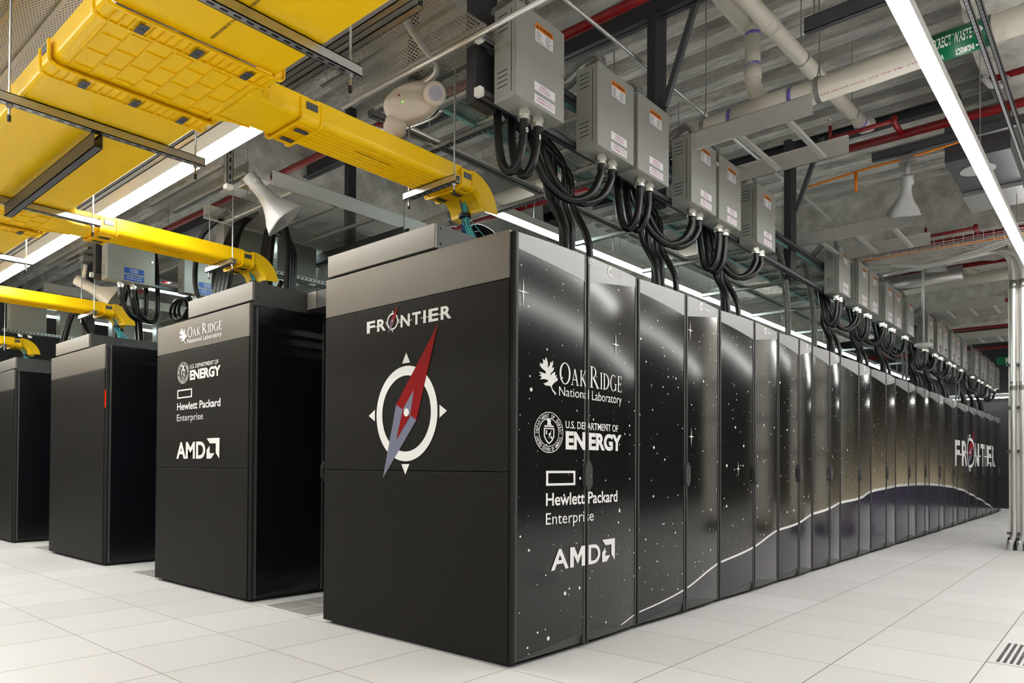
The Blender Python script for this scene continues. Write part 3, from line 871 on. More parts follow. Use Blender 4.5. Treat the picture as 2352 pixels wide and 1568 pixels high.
led_strip('y', -4.60, .75, 12.0, 3.4, 'short looking strip light seen behind black cables over the second row', .12, True)
led_strip('y', -7.55, 1.2, 12.0, 3.4, 'strip light half hidden over the third cabinet row', .12, True)
led_strip('x', 19.2, -3.5, 1.5, 2.85, 'thin strip light on the far dark wall', .10)
led_strip('x', -3.3, -13.0, 6.0, 3.6, 'added unseen strip light over the open floor behind the photographer', .16)  # out of view, added to keep the floor evenly bright
led_strip('x', -6.2, -13.0, 6.0, 3.6, 'second added strip light, unseen further behind the photographer', .16)  # another unseen strip added for floor brightness
led_strip('y', 3.3, -6.0, 7.5, 3.6, 'added unseen strip light over the aisle right of the photographer', .16)  # unseen, added to brighten the right floor; also streaks the glossy doors
led_strip('y', 5.6, -6.0, 16.0, 3.6, 'added unseen strip light over the open floor right of the column', .16)  # unseen, added to lift the floor brightness at right
led_strip('y', -10.7, .8, 10.0, 3.4, 'strip light beyond the fourth cabinet row', .12, True)

# ================================================================== power boxes of the front row
BX = .0
BZ = 2.99
def make_power_box(lab_m, ink_m, orange=True, first_line='FB BH21-2'):
    t = thing('power_box', None, None, (0, 0, BZ))
    b = MB(); b.box(-.15, -.004, 0, .41, BZ, BZ + .50); b.build('enclosure', M['boxgrey'], t, bevel=.003)
    b = MB(); b.box(-.002, .012, -.002, .412, BZ - .004, BZ + .504); lid = b.build('lid', M['boxgrey'], t, bevel=.003)
    for z0 in (.07, .37):
        b = MB()
        for k in range(4):
            z = BZ + z0 + k * .027
            b.poly([(-.125, -.0012, z), (-.055, -.0012, z + .002), (-.055, -.0012, z + .007), (-.125, -.0012, z + .005)])
        b.build('louvre', M['slot'], t)
    b = MB(); b.box(-.028, -.025, -.0015, 0, BZ + .03, BZ + .47); b.build('seam', M['slot'], t)
    if orange:
        b = MB(); b.shape(R2(.15, .305, BZ + .352, BZ + .418), lambda y, z: (.0128, y, z)); wl = b.build('warning_label', M['label'], lid)
        b = MB(); b.shape(R2(.15, .305, BZ + .418, BZ + .452), lambda y, z: (.0128, y, z)); b.build('warning_header', M['labelorange'], lid)
        b = MB(); b.shape(join2(txt('WARNING', .185, .295, BZ + .424, BZ + .446, .03), P2([(.158, BZ + .424), (.180, BZ + .424), (.169, BZ + .448)])), lambda y, z: (.0134, y, z))
        rr = random.Random(3)
        for k in range(6):
            zz = BZ + .406 - k * .009
            for (ya, yb) in ((.158, .158 + rr.uniform(.03, .06)), (.24, .24 + rr.uniform(.03, .06))):
                b.shape(R2(ya, yb, zz, zz + .0028), lambda y, z: (.0134, y, z))
        b.build('warning_print', M['ink'], lid)
    for z0, z1, lines in ((.082, .130, (first_line, 'DUAL SOURCE')), (.014, .062, ('L  FROM MSB10-06  (0C 0D-1)', 'R  FROM MSB10-03  (0C 0D-2)'))):
        b = MB(); b.shape(R2(.144, .326, BZ + z0, BZ + z1), lambda y, z: (.0128, y, z)); nl = b.build('name_label', lab_m, lid)
        b = MB(); h = (z1 - z0)
        wl_ = .045 if z0 > .05 else .012
        b.shape(join2(txt(lines[0], .150 + wl_, .320 - wl_, BZ + z0 + h * .56, BZ + z0 + h * .84, .012), txt(lines[1], .150 + wl_ * .8, .320 - wl_ * .8, BZ + z0 + h * .18, BZ + z0 + h * .46, .012)), lambda y, z: (.0134, y, z))
        b.build('label_print', ink_m, lid)
    b = MB(); b.cyl((.010, .388, BZ + .245), (.022, .388, BZ + .245), .010, 12); b.build('latch', M['gland'], lid)
    for k, y in enumerate((.145, .262)):
        b = MB()
        c = (-.062, y)
        b.tube([(c[0], c[1], BZ), (c[0], c[1], BZ - .010)], .029, 14); b.tube([(c[0], c[1], BZ - .010), (c[0], c[1], BZ - .040)], .036, 6)
        b.tube([(c[0], c[1], BZ - .040), (c[0], c[1], BZ - .052)], .030, 14); b.tube([(c[0], c[1], BZ - .052), (c[0], c[1], BZ - .064)], .035, 14)
        b.build('cable_gland', M['gland'], t)
    return t

box_p = make_power_box(M['label'], M['magenta'])
box_d = make_power_box(M['slot'], M['label'])
BOXY = []
for i, wv in enumerate(WIDTHS):
    if wv > 1: BOXY += [(Y0[i] + .025, i), (Y0[i] + .778, i)]
for n, (y, ci) in enumerate(BOXY):
    src = box_p if n < 12 else box_d
    lab = 'grey power box, %s of the hanging row from the near end, %s' % (ORD[n], 'white name labels' if n < 12 else 'black name labels')
    if n in (0, 12): o = src; o.location = (0, y, BZ); tag(o, lab, 'power box', 'power boxes above the front row')
    else: o = dup(src, (0, y, BZ), lab, 'power boxes above the front row')
    o['category'] = 'power box'

# ---- black power cables and flexible conduits of every box
for n, (y, ci) in enumerate(BOXY):
    wv = WIDTHS[ci]; mid = Y0[ci] + 1.22
    seg = 7 if n < 8 else 4; rn = 10 if n < 8 else 7
    for k in (0, 1):
        rr = random.Random(n * 2 + k)
        ys = y + (.145, .262)[k]
        g0 = (-.062, ys, BZ - .06)
        dx, dy = rr.uniform(-.02, .02), rr.uniform(-.03, .03)
        dz = rr.uniform(-.02, .03)
        drop = (-.30 - .10 * (n % 2), mid - .36 + .09 * k + .17 * ((n + k) % 2) + dy, 2.20)
        if n % 2 == 0:
            pts = [g0, (-.064, ys, BZ - .15), (-.078, ys - .02, BZ - .28 + dz), (-.115, ys - .045, BZ - .345 + dz), (-.165, ys - .06, BZ - .29 + dz), (-.20, ys - .055, BZ - .12), (-.25, ys - .0, BZ + .08),
                   (-.34, ys + .14 + dy, BZ + .13), (-.40, drop[1] - .12, BZ + .02), (-.42, drop[1] - .03, BZ - .18), (drop[0] - .02, drop[1] + .02, 2.55), drop]
        else:
            pts = [g0, (-.064, ys - .005, BZ - .13), (-.09, ys - .08, BZ - .25 + dz), (-.14, ys - .22, BZ - .31 + dz), (-.20, ys - .36, BZ - .24 + dz), (-.25, ys - .44, BZ - .08), (-.29, ys - .46, BZ + .08),
                   (-.34, ys - .40 + dy, BZ + .16), (-.39, drop[1] - .10, BZ + .05), (-.41, drop[1] - .05, BZ - .2), (drop[0] + .03, drop[1] - .02, 2.6), drop]
        b = MB(); b.tube(crom(pts, seg), .0245, rn)
        o = b.build('power_cable', M['rubber'], smooth=True)
        tag(o, '%s black power cable looping below the %s power box from the near end' % (('left', 'right')[k], ORD[n]), 'cable', 'black power cables of the front row')
        if n == 0:
            s = txt('01'[k], ys - .010, ys + (.010 if k == 0 else .002), BZ - .135, BZ - .108, .02)
            g = MB(); g.shape(s, lambda a, z: (-.0375, a, z)); g.build('cable_number', M['white'], o)
        # flexible conduit from the box top back to the tray
        yc = y + .12 + .085 * k
        pts = [(-.05 - .03 * k, yc, BZ + .50), (-.055 - .03 * k, yc, BZ + .57), (-.10, yc + .01, BZ + .635 + .015 * k), (-.17, yc - .02, BZ + .61 + .02 * k), (-.26, yc - .10, BZ + .50), (-.32, yc - .18, BZ + .42)]
        b = MB(); b.tube(crom(pts, seg), .0165, rn)
        o = b.build('flexible_conduit', M['flex'], smooth=True)
        tag(o, '%s ribbed metal conduit arching over the %s power box from the near end' % (('left', 'right')[k], ORD[n]), 'conduit', 'ribbed conduits on the power boxes')

# silver flexible conduits dropping to the narrow cabinets
for j, (yy, lab) in enumerate(((4.62, 'nearer'), (5.45, 'farther'))):
    for k in (0, 1):
        pts = [(-.30 - .05 * k, yy - .12 + .05 * k, 3.36), (-.28 - .05 * k, yy + .0 + .05 * k, 3.2), (-.27 - .05 * k, yy + .12 + .05 * k, 2.85), (-.27 - .05 * k, yy + .17 + .05 * k, 2.5), (-.28 - .05 * k, yy + .15 + .05 * k, 2.2)]
        b = MB(); b.tube(crom(pts, 6), .0165, 9); o = b.build('flexible_conduit', M['flex'], smooth=True)
        tag(o, '%s ribbed metal conduit of the %s pair dropping between power boxes to a narrow cabinet' % (('left', 'right')[k], lab), 'conduit', 'ribbed conduits dropping to narrow cabinets')
for j, (yy, lab) in enumerate(((9.55, 'first far'), (14.1, 'second far'))):
    for k in (0, 1):
        pts = [(-.25 - .05 * k, yy - .12, 3.3), (-.22 - .05 * k, yy + .05, 3.0), (-.22 - .05 * k, yy + .2, 2.6), (-.25 - .05 * k, yy + .22, 2.2)]
        b = MB(); b.tube(crom(pts, 5), .0165, 7); o = b.build('flexible_conduit', M['flex'], smooth=True)
        tag(o, '%s pale conduit of the %s pair dropping behind the star-printed row' % (('left', 'right')[k], lab), 'conduit', 'ribbed conduits dropping to narrow cabinets')

# ================================================================== frame that carries the boxes: posts, long struts, beams
def strut_rail(name, p, q, w_, h_, label, cat, m='darksteel', group=None, caps=False, slots=0, up=False, slot_axis='z'):
    """C-channel between p and q along an axis: open top, with a bright lip"""
    t = thing(name, label, cat, tuple((Vector(p) + Vector(q)) / 2), group)
    ax = max(range(3), key=lambda i: abs(q[i] - p[i]))
    lo, hi = min(p[ax], q[ax]), max(p[ax], q[ax])
    o = [i for i in range(3) if i != ax]
    def seg(mb, u0, u1, v0, v1, a=lo, c=hi):
        L = [0, 0, 0]; Hh = [0, 0, 0]
        L[ax], Hh[ax] = a, c; L[o[0]], Hh[o[0]] = p[o[0]] + u0, p[o[0]] + u1; L[o[1]], Hh[o[1]] = p[o[1]] + v0, p[o[1]] + v1
        mb.box(L[0], Hh[0], L[1], Hh[1], L[2], Hh[2])
    b = MB(); tk = .004
    seg(b, -w_ / 2, w_ / 2, -h_ / 2, -h_ / 2 + tk); seg(b, -w_ / 2, -w_ / 2 + tk, -h_ / 2, h_ / 2); seg(b, w_ / 2 - tk, w_ / 2, -h_ / 2, h_ / 2)
    seg(b, -w_ / 2, -w_ / 2 + .011, h_ / 2 - tk, h_ / 2); seg(b, w_ / 2 - .011, w_ / 2, h_ / 2 - tk, h_ / 2)
    b.build('channel', slotted(m, ax, 2 if slot_axis == 'z' else 0, slots) if slots else M[m], t)
    if caps:
        b = MB(); seg(b, -w_ / 2 - .003, w_ / 2 + .003, -h_ / 2 - .003, h_ / 2 + .003, lo - .03, lo + .004); b.build('end_cap', M['capwhite'], t, bevel=.004)
    return t
strut_rail('strut_rail', (-.185, -.03, 3.035), (-.185, 18.3, 3.035), .041, .041, 'lower dark strut rail with white end cap behind the power boxes', 'strut', 'darksteel', None, True)
strut_rail('strut_rail', (-.185, -.03, 3.325), (-.185, 18.3, 3.325), .041, .041, 'upper dark strut rail with white end cap behind the power boxes', 'strut', 'darksteel', None, True)
POSTS = [.045, 1.96, 4.75, 7.75, 9.7, 12.0, 14.4, 17.0]
for i, y in enumerate(POSTS):
    b = MB(); b.box(-.285, -.215, y - .085, y + .085, 3.0, 4.45 if y < 6 else 3.55)
    o = b.build('steel_post', M['beam'], bevel=.002)
    tag(o, '%s charcoal steel post from the near end of the power box frame' % ORD[i], 'post', 'steel posts of the power box frame')
def h_beam(y, x0, x1, zc, label, hgt=.22, wd=.10):
    b = MB(); b.box(x0, x1, y - wd / 2, y + wd / 2, zc, zc + .012); b.box(x0, x1, y - wd / 2, y + wd / 2, zc + hgt - .012, zc + hgt); b.box(x0, x1, y - .005, y + .005, zc, zc + hgt)
    tag(b.build('steel_beam', M['beam']), label, 'beam', 'charcoal steel beams under the ceiling')
for y, lab in ((1.96, 'nearest charcoal steel beam crossing above the power boxes'), (4.95, 'second charcoal steel beam crossing the ceiling behind a red pipe')):
    h_beam(y, -12.0, 3.0 if y < 3 else 1.25, 4.42, lab, .22 if y < 3 else .10)
for y, lab in ((1.96, 'near'), (4.75, 'far')):
    b = MB(); b.poly([(-.21, y - .02, 3.72), (-.165, y - .02, 3.72), (.09, y - .02, 4.40), (.045, y - .02, 4.40)], (0, .04, 0))
    tag(b.build('diagonal_brace', M['darksteel'], bevel=.002), '%s grey diagonal brace between steel post and beam' % lab, 'brace', 'diagonal braces')

# ================================================================== cable trays
def ladder_tray(name, ax, c0, c1, a0, a1, z, label, cat='cable tray', rail_h=.11, pitch=.30, rail_m='alu', panel=True, group=None, rung_m='rungsteel', flange_m=None):
    mid = ((a0 + a1) / 2, (c0 + c1) / 2, z) if ax == 'x' else ((c0 + c1) / 2, (a0 + a1) / 2, z)
    t = thing(name, label, cat, mid, group)
    def bx(q, u0, u1, v0, v1, z0, z1):
        q.box(u0, u1, v0, v1, z0, z1) if ax == 'x' else q.box(v0, v1, u0, u1, z0, z1)
    for c, s in ((c0, 1), (c1, -1)):
        b = MB(); bx(b, a0, a1, min(c, c + .003 * s), max(c, c + .003 * s), z, z + rail_h)
        bx(b, a0, a1, min(c, c + .028 * s), max(c, c + .028 * s), z + rail_h - .003, z + rail_h)
        bx(b, a0, a1, min(c, c - .004 * s), max(c, c + .030 * s), z - .003, z)
        b.build('side_rail', M[flange_m or rail_m], t)
    n = max(2, int((a1 - a0) / pitch))
    for i in range(min(n, 95)):
        u = a0 + (a1 - a0) * (i + .5) / n
        b = MB(); bx(b, u - .017, u + .017, c0 + .03, c1 - .03, z - .006, z + .014); bx(b, u - .022, u + .022, c0 + .03, c1 - .03, z + .010, z + .014)
        b.build('rung', M[rung_m], t)
    if panel:
        b = MB(); bx(b, a0, a1, c0 + .006, c1 - .006, z + .020, z + .0205); b.build('perforated_panel', M['perf'], t)
    return t
ladder_tray('ladder_tray', 'y', -.87, -.24, .12, 18.4, 3.30, 'long perforated cable tray above the front cabinet row', pitch=.34, rail_m='teal')
ladder_tray('ladder_tray', 'x', 2.08, 2.89, -.86, .845, 3.40, 'nearer aluminium ladder tray reaching over the right aisle', panel=False, pitch=.30, group='aluminium ladder trays over the aisle', rail_h=.13)
ladder_tray('ladder_tray', 'x', 4.95, 5.78, -.86, .845, 3.40, 'second aluminium ladder tray reaching over the right aisle', panel=False, pitch=.30, group='aluminium ladder trays over the aisle', rail_h=.13)
ladder_tray('ladder_tray', 'x', 10.3, 11.1, -.86, 1.0, 3.55, 'third aluminium ladder tray, beyond the concrete beam', panel=False, pitch=.30, group='aluminium ladder trays over the aisle', rail_h=.13)
ladder_tray('ladder_tray', 'x', 13.4, 14.2, -.86, 1.0, 3.55, 'farthest aluminium ladder tray, half hidden by conduits', panel=False, pitch=.30, group='aluminium ladder trays over the aisle', rail_h=.13)
# cross tray at the row's end
def perf_tray(x0, x1, y0, y1, z, label):
    t = thing('perforated_tray', label, 'cable tray', ((x0 + x1) / 2, (y0 + y1) / 2, z), 'perforated cross trays')
    b = MB(); b.box(x0, x1, y0, y1, z, z + .001); b.build('perforated_panel', M['perf'], t)
    for y in (y0, y1):
        b = MB(); b.box(x0, x1, y - .02, y + .02, z - .012, z + .0); b.box(x0, x1, y - .002, y + .002, z, z + .10); b.build('side_rail', M['steel'], t)
    for k in (1, 2):
        yy = y0 + (y1 - y0) * k / 3
        b = MB(); b.box(x0, x1, yy - .012, yy + .012, z - .014, z - .002); b.build('cross_bar', M['steel'], t)
perf_tray(-1.20, -.06, -.55, .07, 3.31, 'perforated cross tray behind the emergency light')
perf_tray(-4.3, -2.95, -.48, .16, 3.40, 'perforated cross tray over the second row end')
perf_tray(-7.3, -5.8, -.35, .16, 3.42, 'perforated cross tray over the third row end')
perf_tray(-7.0, -2.0, -1.75, -1.2, 3.75, 'dark perforated tray high above the main yellow duct')
ladder_tray('ladder_tray', 'y', -4.14, -2.93, .36, 14.0, 3.36, 'wide perforated cable tray above the second row with bright side rail', pitch=.42, rail_h=.13, rail_m='raillit')
ladder_tray('ladder_tray', 'y', -7.0, -5.75, .4, 12.0, 3.42, 'wide perforated cable tray above the third cabinet row', pitch=.42, rail_h=.13)
ladder_tray('ladder_tray', 'y', -10.0, -8.9, .4, 10.0, 3.42, 'wide perforated cable tray above the fourth cabinet row', pitch=.42, rail_h=.13)
# long conduit pair beside the front tray and cross struts
b = MB(); b.cyl((-1.19, .25, 3.30), (-1.19, 18.2, 3.30), .012, 8); tag(b.build('steel_conduit', M['emt'], smooth=True), 'thin bright conduit running left of the front row tray', 'conduit')
strut_rail('strut_rail', (-1.24, .05, 3.30), (-1.24, 18.2, 3.30), .041, .041, 'long strut rail left of the front row tray', 'strut', 'steel')
for i, y in enumerate((.62, 1.80, 3.0, 4.3, 5.8, 7.4, 9.2, 11.5, 14.0)):
    strut_rail('strut_rail', (-1.75, y, 3.262), (-.22, y, 3.262), .041, .041, '%s cross strut under the front row tray' % ORD[i], 'strut', 'steel', 'cross struts under the front row tray', slots=.05)
    b = MB(); b.cyl((-1.30, y, 3.10), (-1.30, y, ZC), .005, 6); o = b.build('threaded_rod', M['steel']); tag(o, 'threaded rod holding the %s cross strut of the front row tray' % ORD[i], 'rod', 'threaded rods of the front row tray')
for i, y in enumerate((1.75, 3.6, 5.6, 8.0)):
    strut_rail('strut_rail', (-4.5, y, 3.30), (-2.86, y, 3.30), .082, .10, '%s deep cross strut under the second row tray' % ORD[i], 'strut', 'darksteel', 'cross struts under the second row tray')
    b = MB(); b.cyl((-2.89, y, 3.15), (-2.89, y, ZC), .006, 6); o = b.build('threaded_rod', M['steel']); tag(o, 'threaded rod at the bright rail, holding the %s deep cross strut' % ORD[i], 'rod', 'threaded rods of the second row tray')
for k, yy in enumerate((-.60, -.52)):
    strut_rail('strut_rail', (-13, yy, 3.25), (-.12, yy, 3.25), .041, .041, '%s long strut rail running beside the main yellow duct' % ('nearer', 'farther')[k], 'strut', 'steel', 'long strut rails beside the yellow duct')

# ================================================================== yellow fibre duct
DZ = 2.70
def trough_profile(w_, h_, r=.03, t=.006):
    """outer then inner U-section as (across, up)"""
    o = []
    hw = w_ / 2
    o += [(-hw, h_), (-hw, r)]
    for k in range(1, 5): a = PI + PI / 2 * k / 4; o.append((-hw + r + r * math.cos(a), r + r * math.sin(a)))
    for k in range(1, 5): a = 1.5 * PI + PI / 2 * k / 4; o.append((hw - r + r * math.cos(a), r + r * math.sin(a)))
    o += [(hw, h_)]
    i = [(x * (1 - 2 * t / w_) if True else x, max(y, 0) + (t if y < r * .6 else 0)) for x, y in reversed(o)]
    return o + i
def duct_along(mb, ax, c, a0, a1, w_, h_, z=DZ, grow=0.0):
    p = [(x * (1 + 2 * grow / w_), y - grow) for x, y in trough_profile(w_, h_)]
    f = (lambda a, x, y: (a, c + x, z + y)) if ax == 'x' else (lambda a, x, y: (c + x, a, z + y))
    n0 = len(mb.v)
    mb.quadstrip([[f(a, x, y) for x, y in p] for a in (a0, a1)])
    n = len(p); h2 = n // 2
    for e in (n0, n0 + n):
        for j in range(h2 - 1): mb.f.append((e + j, e + j + 1, e + n - 2 - j, e + n - 1 - j))
    return mb
MW, MH, MC = .672, .105, -1.482       # main duct
BW, BH = .285, .115                   # branch ducts
def coupler_strip(t, ax, c, a, w_, h_, half=.055, nclip=3, name='coupler'):
    """raised joint band with ribs and dark clips"""
    b = MB(); duct_along(b, ax, c, a - half, a + half, w_, h_, DZ, .016)
    for e in (-half, half): duct_along(b, ax, c, a + e - .006, a + e + .006, w_, h_, DZ, .024)
    cp = b.build(name, M['yellow'], t)
    b = MB()
    nr = nclip * 6 + 1
    for i in range(nr):
        x = -w_ / 2 + .03 + (w_ - .06) * i / (nr - 1)
        if ax == 'x': b.box(a - half, a + half, c + x - .002, c + x + .002, DZ - .025, DZ - .012)
        else: b.box(c + x - .002, c + x + .002, a - half, a + half, DZ - .025, DZ - .012)
    b.build('rib', M['yellow'], cp)
    for i in range(nclip):
        x = -w_ / 2 + w_ * (i + .62) / (nclip + .2)
        b = MB()
        if ax == 'x': b.box(a - .034, a + .034, c + x - .017, c + x + .017, DZ - .031, DZ - .026); b.cyl((a, c + x, DZ - .034), (a, c + x, DZ - .030), .009, 10)
        else: b.box(c + x - .017, c + x + .017, a - .034, a + .034, DZ - .031, DZ - .026); b.cyl((c + x, a, DZ - .034), (c + x, a, DZ - .030), .009, 10)
        b.build('clip', M['darksteel'], cp, bevel=.002)
    for s in (-1, 1):
        b = MB(); y = s * (w_ / 2 + .016)
        if ax == 'x': b.box(a - .032, a + .032, c + y - .004, c + y + .004, DZ + .045, DZ + .08)
        else: b.box(c + y - .004, c + y + .004, a - .032, a + .032, DZ + .045, DZ + .08)
        b.build('clip', M['darksteel'], cp, bevel=.002)
    return cp
def duct_print(t, ax, c, a0, a1, off=0.0):
    sh = []
    L = .30; a = a0
    while a + L < a1:
        sh.append(txt('FIBERRUNNER BY PANDUIT', a, a + L * .8, 0, .012, .01)); a += L
    if not sh: return
    g = MB(); g.shape(join2(*sh), (lambda u, v: (u, c + off - v, DZ - .0012)) if ax == 'x' else (lambda u, v: (c + off + v, u, DZ - .0012)))
    g.build('duct_print', M['ink'], t)
BRX = [-.695, -3.228, -6.21, -9.55]
tees = []
# tee fittings under each branch
J = [(x - .27, x + .33) for x in BRX]
for i, bxc in enumerate(BRX):
    x0, x1 = J[i]
    t = thing('duct_tee', 'yellow duct tee with ribbed bottom, %s from the right' % ORD[i], 'cable duct', ((x0 + x1) / 2, MC, DZ), 'yellow duct tees')
    b = MB(); duct_along(b, 'x', MC, x0, x1, MW, MH); b.build('body', M['yellow'], t, smooth=False)
    b = MB(); duct_along(b, 'y', bxc, MC + MW / 2 - .01, MC + MW / 2 + .30, BW + .02, MH)
    for s in (-1, 1):       # swept shoulders of the outlet
        pr = [(bxc + s * (BW / 2 + .01), MC + MW / 2 + .16)] + [(bxc + s * (BW / 2 + .01 + .11 * (1 - math.cos(a))), MC + MW / 2 + .12 - .12 * math.sin(a) * 1.0) for a in (.3, .7, 1.1, PI / 2)] + [(bxc + s * (BW / 2 + .01), MC + MW / 2 - .02)]
        b.poly([(p[0], p[1], DZ + .001) for p in pr], (0, 0, .10))
    b.build('outlet', M['yellow'], t)
    b = MB()                # brick-like stiffening ribs on the underside
    ny = 8
    for r in range(ny):
        y = MC - MW / 2 + .05 + (MW - .10) * r / (ny - 1)
        b.box(x0 + .07, x1 - .07, y - .003, y + .003, DZ - .006, DZ + .002)
        if r < ny - 1:
            dy = (MW - .10) / (ny - 1)
            for k in range(3):
                x = x0 + .11 + (x1 - x0 - .2) * (k + (.5 if r % 2 else 0)) / 2.6
                if x < x1 - .08: b.box(x - .003, x + .003, y, y + dy, DZ - .006, DZ + .002)
    b.build('stiffening_rib', M['yellow'], t)
    coupler_strip(t, 'x', MC, x0, MW, MH, nclip=3); coupler_strip(t, 'x', MC, x1, MW, MH, nclip=3)
    coupler_strip(t, 'y', bxc, MC + MW / 2 + .31, BW, BH, nclip=2)
edges = [(J[0][1] + .05, 2.2, 'near end'), (J[1][1] + .05, J[0][0] - .05, 'between the first and second tees'), (J[2][1] + .05, J[1][0] - .05, 'between the second and third tees'), (J[3][1] + .05, J[2][0] - .05, 'between the third and fourth tees')]
for a0, a1, lab in edges:
    t = thing('duct_section', 'wide flat yellow main duct section, %s' % lab, 'cable duct', ((a0 + a1) / 2, MC, DZ), 'main yellow duct sections')
    b = MB(); duct_along(b, 'x', MC, a0, a1, MW, MH); b.build('trough', M['yellow'], t)
    duct_print(t, 'x', MC, a0 + .05, a1 - .05, .02)
# branch ducts with waterfall outlets
for i, bxc in enumerate(BRX):
    y0, y1 = MC + MW / 2 + .35, .20
    t = thing('duct_branch', 'narrow yellow branch duct with curved outlet, %s from the right' % ORD[i], 'cable duct', (bxc, (y0 + y1) / 2, DZ), 'yellow branch ducts')
    b = MB(); duct_along(b, 'y', bxc, y0, y1, BW, BH); b.build('trough', M['yellow'], t)
    b = MB()
    for k in range(7):
        x = bxc - .10 + .2 * k / 6
        b.box(x - .0035, x + .0035, y0, y1, DZ - .004, DZ + .002)
    b.build('ridge', M['yellow'], t)
    duct_print(t, 'y', bxc, y0 + .3, y1 - .25, .035)
    coupler_strip(t, 'y', bxc, y1 + .03, BW, BH, nclip=2, half=.045)
    # waterfall: trough floor curving down
    b = MB(); R = .11; n = 8
    pr = [[], []]
    rings = []
    for k in range(n + 1):
        a = PI / 2 * k / n * .95
        yy = y1 + .07 + R * math.sin(a); zz = DZ - R * (1 - math.cos(a))
        hw = BW / 2 + .004
        ny_, nz_ = math.sin(a), math.cos(a)     # outward from the curve's centre
        wall = .115 + .02 * k / n
        ring = []
        for (x, d_) in ((-hw, wall), (-hw, .02), (-hw + .02, 0), (hw - .02, 0), (hw, .02), (hw, wall), (hw - .006, wall), (hw - .006, .022), (hw - .022, .006), (-hw + .022, .006), (-hw + .006, .022), (-hw + .006, wall)):
            ring.append((bxc + x, yy + ny_ * d_, zz + nz_ * d_))
        rings.append(ring)
    b.quadstrip(rings); m_ = len(rings[0]); e = len(b.v) - m_
    h2 = m_ // 2
    for j in range(h2 - 1): b.f.append((e + j, e + j + 1, e + m_ - 2 - j, e + m_ - 1 - j))
    b.build('waterfall_outlet', M['yellow'], t, smooth=False)
    # aqua and blue fibre bundle falling into the entry box
    yb, zb = y1 + .17, DZ - .08
    fb = thing('fibre_bundle', 'aqua fibre cables spilling from the %s yellow branch from the right' % ORD[i], 'cable bundle', (bxc, yb, zb), 'aqua fibre bundles')
    rr = random.Random(40 + i)
    nf = 34 if i == 0 else 22
    bt = {'aqua': MB(), 'blue': MB()}
    dx = (.09, .60, .35, .2)[i]
    for k in range(nf):
        m_ = 'blue' if k % 6 == 0 else 'aqua'
        a = rr.uniform(0, 2 * PI); q = rr.uniform(0, .026)
        sx = bxc + q * math.cos(a); sy = yb + q * math.sin(a)
        ex = bxc + dx * .55 + rr.uniform(-.05, .09); ey = yb + rr.uniform(-.06, .10)
        bt[m_].tube(crom([(sx, sy - .05, zb + .14), (sx, sy, zb), (sx + rr.uniform(-.004, .004), sy, zb - .05), ((sx + ex) / 2, (sy + ey) / 2, zb - .14), (ex, ey, 2.36)], 4), .0032, 5)
    bt['aqua'].build('aqua_fibres', M['aqua'], fb); bt['blue'].build('blue_fibres', M['blue'], fb)
    b = MB(); b.tube([(bxc, yb, zb - .035), (bxc, yb, zb - .010)], .038, 14); b.build('cable_tie', M['ink'], fb)
    b = MB(); b.tube(crom([(bxc + .02, yb, zb - .03), (bxc + .10, yb + .05, zb - .14), (bxc + .22, yb + .12, 2.32)], 5), .0028, 5); b.build('stray_fibre', M['aqua'], fb)
    # trapeze hanger at the branch end
    yh = .06
    th = thing('trapeze_hanger', 'short slotted trapeze hanger under the %s branch duct end from the right' % ORD[i], 'hanger', (bxc, yh, DZ), 'short trapeze hangers')
    c0, c1 = bxc - .20, bxc + .25
    b = MB(); b.box(c0, c1, yh - .0205, yh + .0205, DZ - .048, DZ - .044); b.box(c0, c1, yh - .0205, yh - .0165, DZ - .048, DZ - .006); b.box(c0, c1, yh + .0165, yh + .0205, DZ - .048, DZ - .006)
    b.box(c0, c1, yh - .0205, yh - .008, DZ - .010, DZ - .006); b.box(c0, c1, yh + .008, yh + .0205, DZ - .010, DZ - .006); b.build('channel', slotted('steel', 0, 2, .05), th)
    for x in (c0 + .03, c1 - .03):
        b = MB(); b.cyl((x, yh, DZ - .09), (x, yh, 3.30), .005, 7); b.cyl((x, yh, DZ - .062), (x, yh, DZ - .049), .011, 6); b.build('threaded_rod', M['steel'], th)
        b = MB(); b.cyl((x, yh, DZ - .105), (x, yh, DZ - .088), .007, 8); b.build('rod_cap', M['ink'], th)
# trapeze hangers across the main duct
for i, (x, lab) in enumerate(((.01, 'nearest'), (-1.36, 'second'), (-2.85, 'third'), (-4.31, 'fourth'), (-7.3, 'fifth'))):
    th = thing('trapeze_hanger', '%s long slotted trapeze hanger under the main yellow duct' % lab, 'hanger', (x, MC, DZ), 'long trapeze hangers')
    y0, y1 = -1.905, -.97
    b = MB(); b.box(x - .0205, x + .0205, y0, y1, DZ - .048, DZ - .044)
    for s in (-1, 1): b.box(*sorted((x + s * .0205, x + s * .0165)), y0, y1, DZ - .048, DZ - .004); b.box(*sorted((x + s * .0205, x + s * .009)), y0, y1, DZ - .008, DZ - .004)
    b.build('channel', slotted('steel', 1, 2, .05), th)
    for y in (y0 + .045, y1 - .045):
        b = MB(); b.cyl((x, y, DZ - .10), (x, y, ZC if y > -1.5 else ZC), .0055, 7); b.cyl((x, y, DZ - .064), (x, y, DZ - .049), .012, 6); b.build('threaded_rod', M['steel'], th)
        b = MB(); b.cyl((x, y, DZ - .125), (x, y, DZ - .098), .008, 8); b.build('rod_cap', M['ink'], th)
strut_rail('strut_rail', (-2.83, -1.50, 2.610), (-1.34, -1.50, 2.610), .041, .075, 'dark double strut slung lengthwise under the main yellow duct', 'strut', 'darksteel')
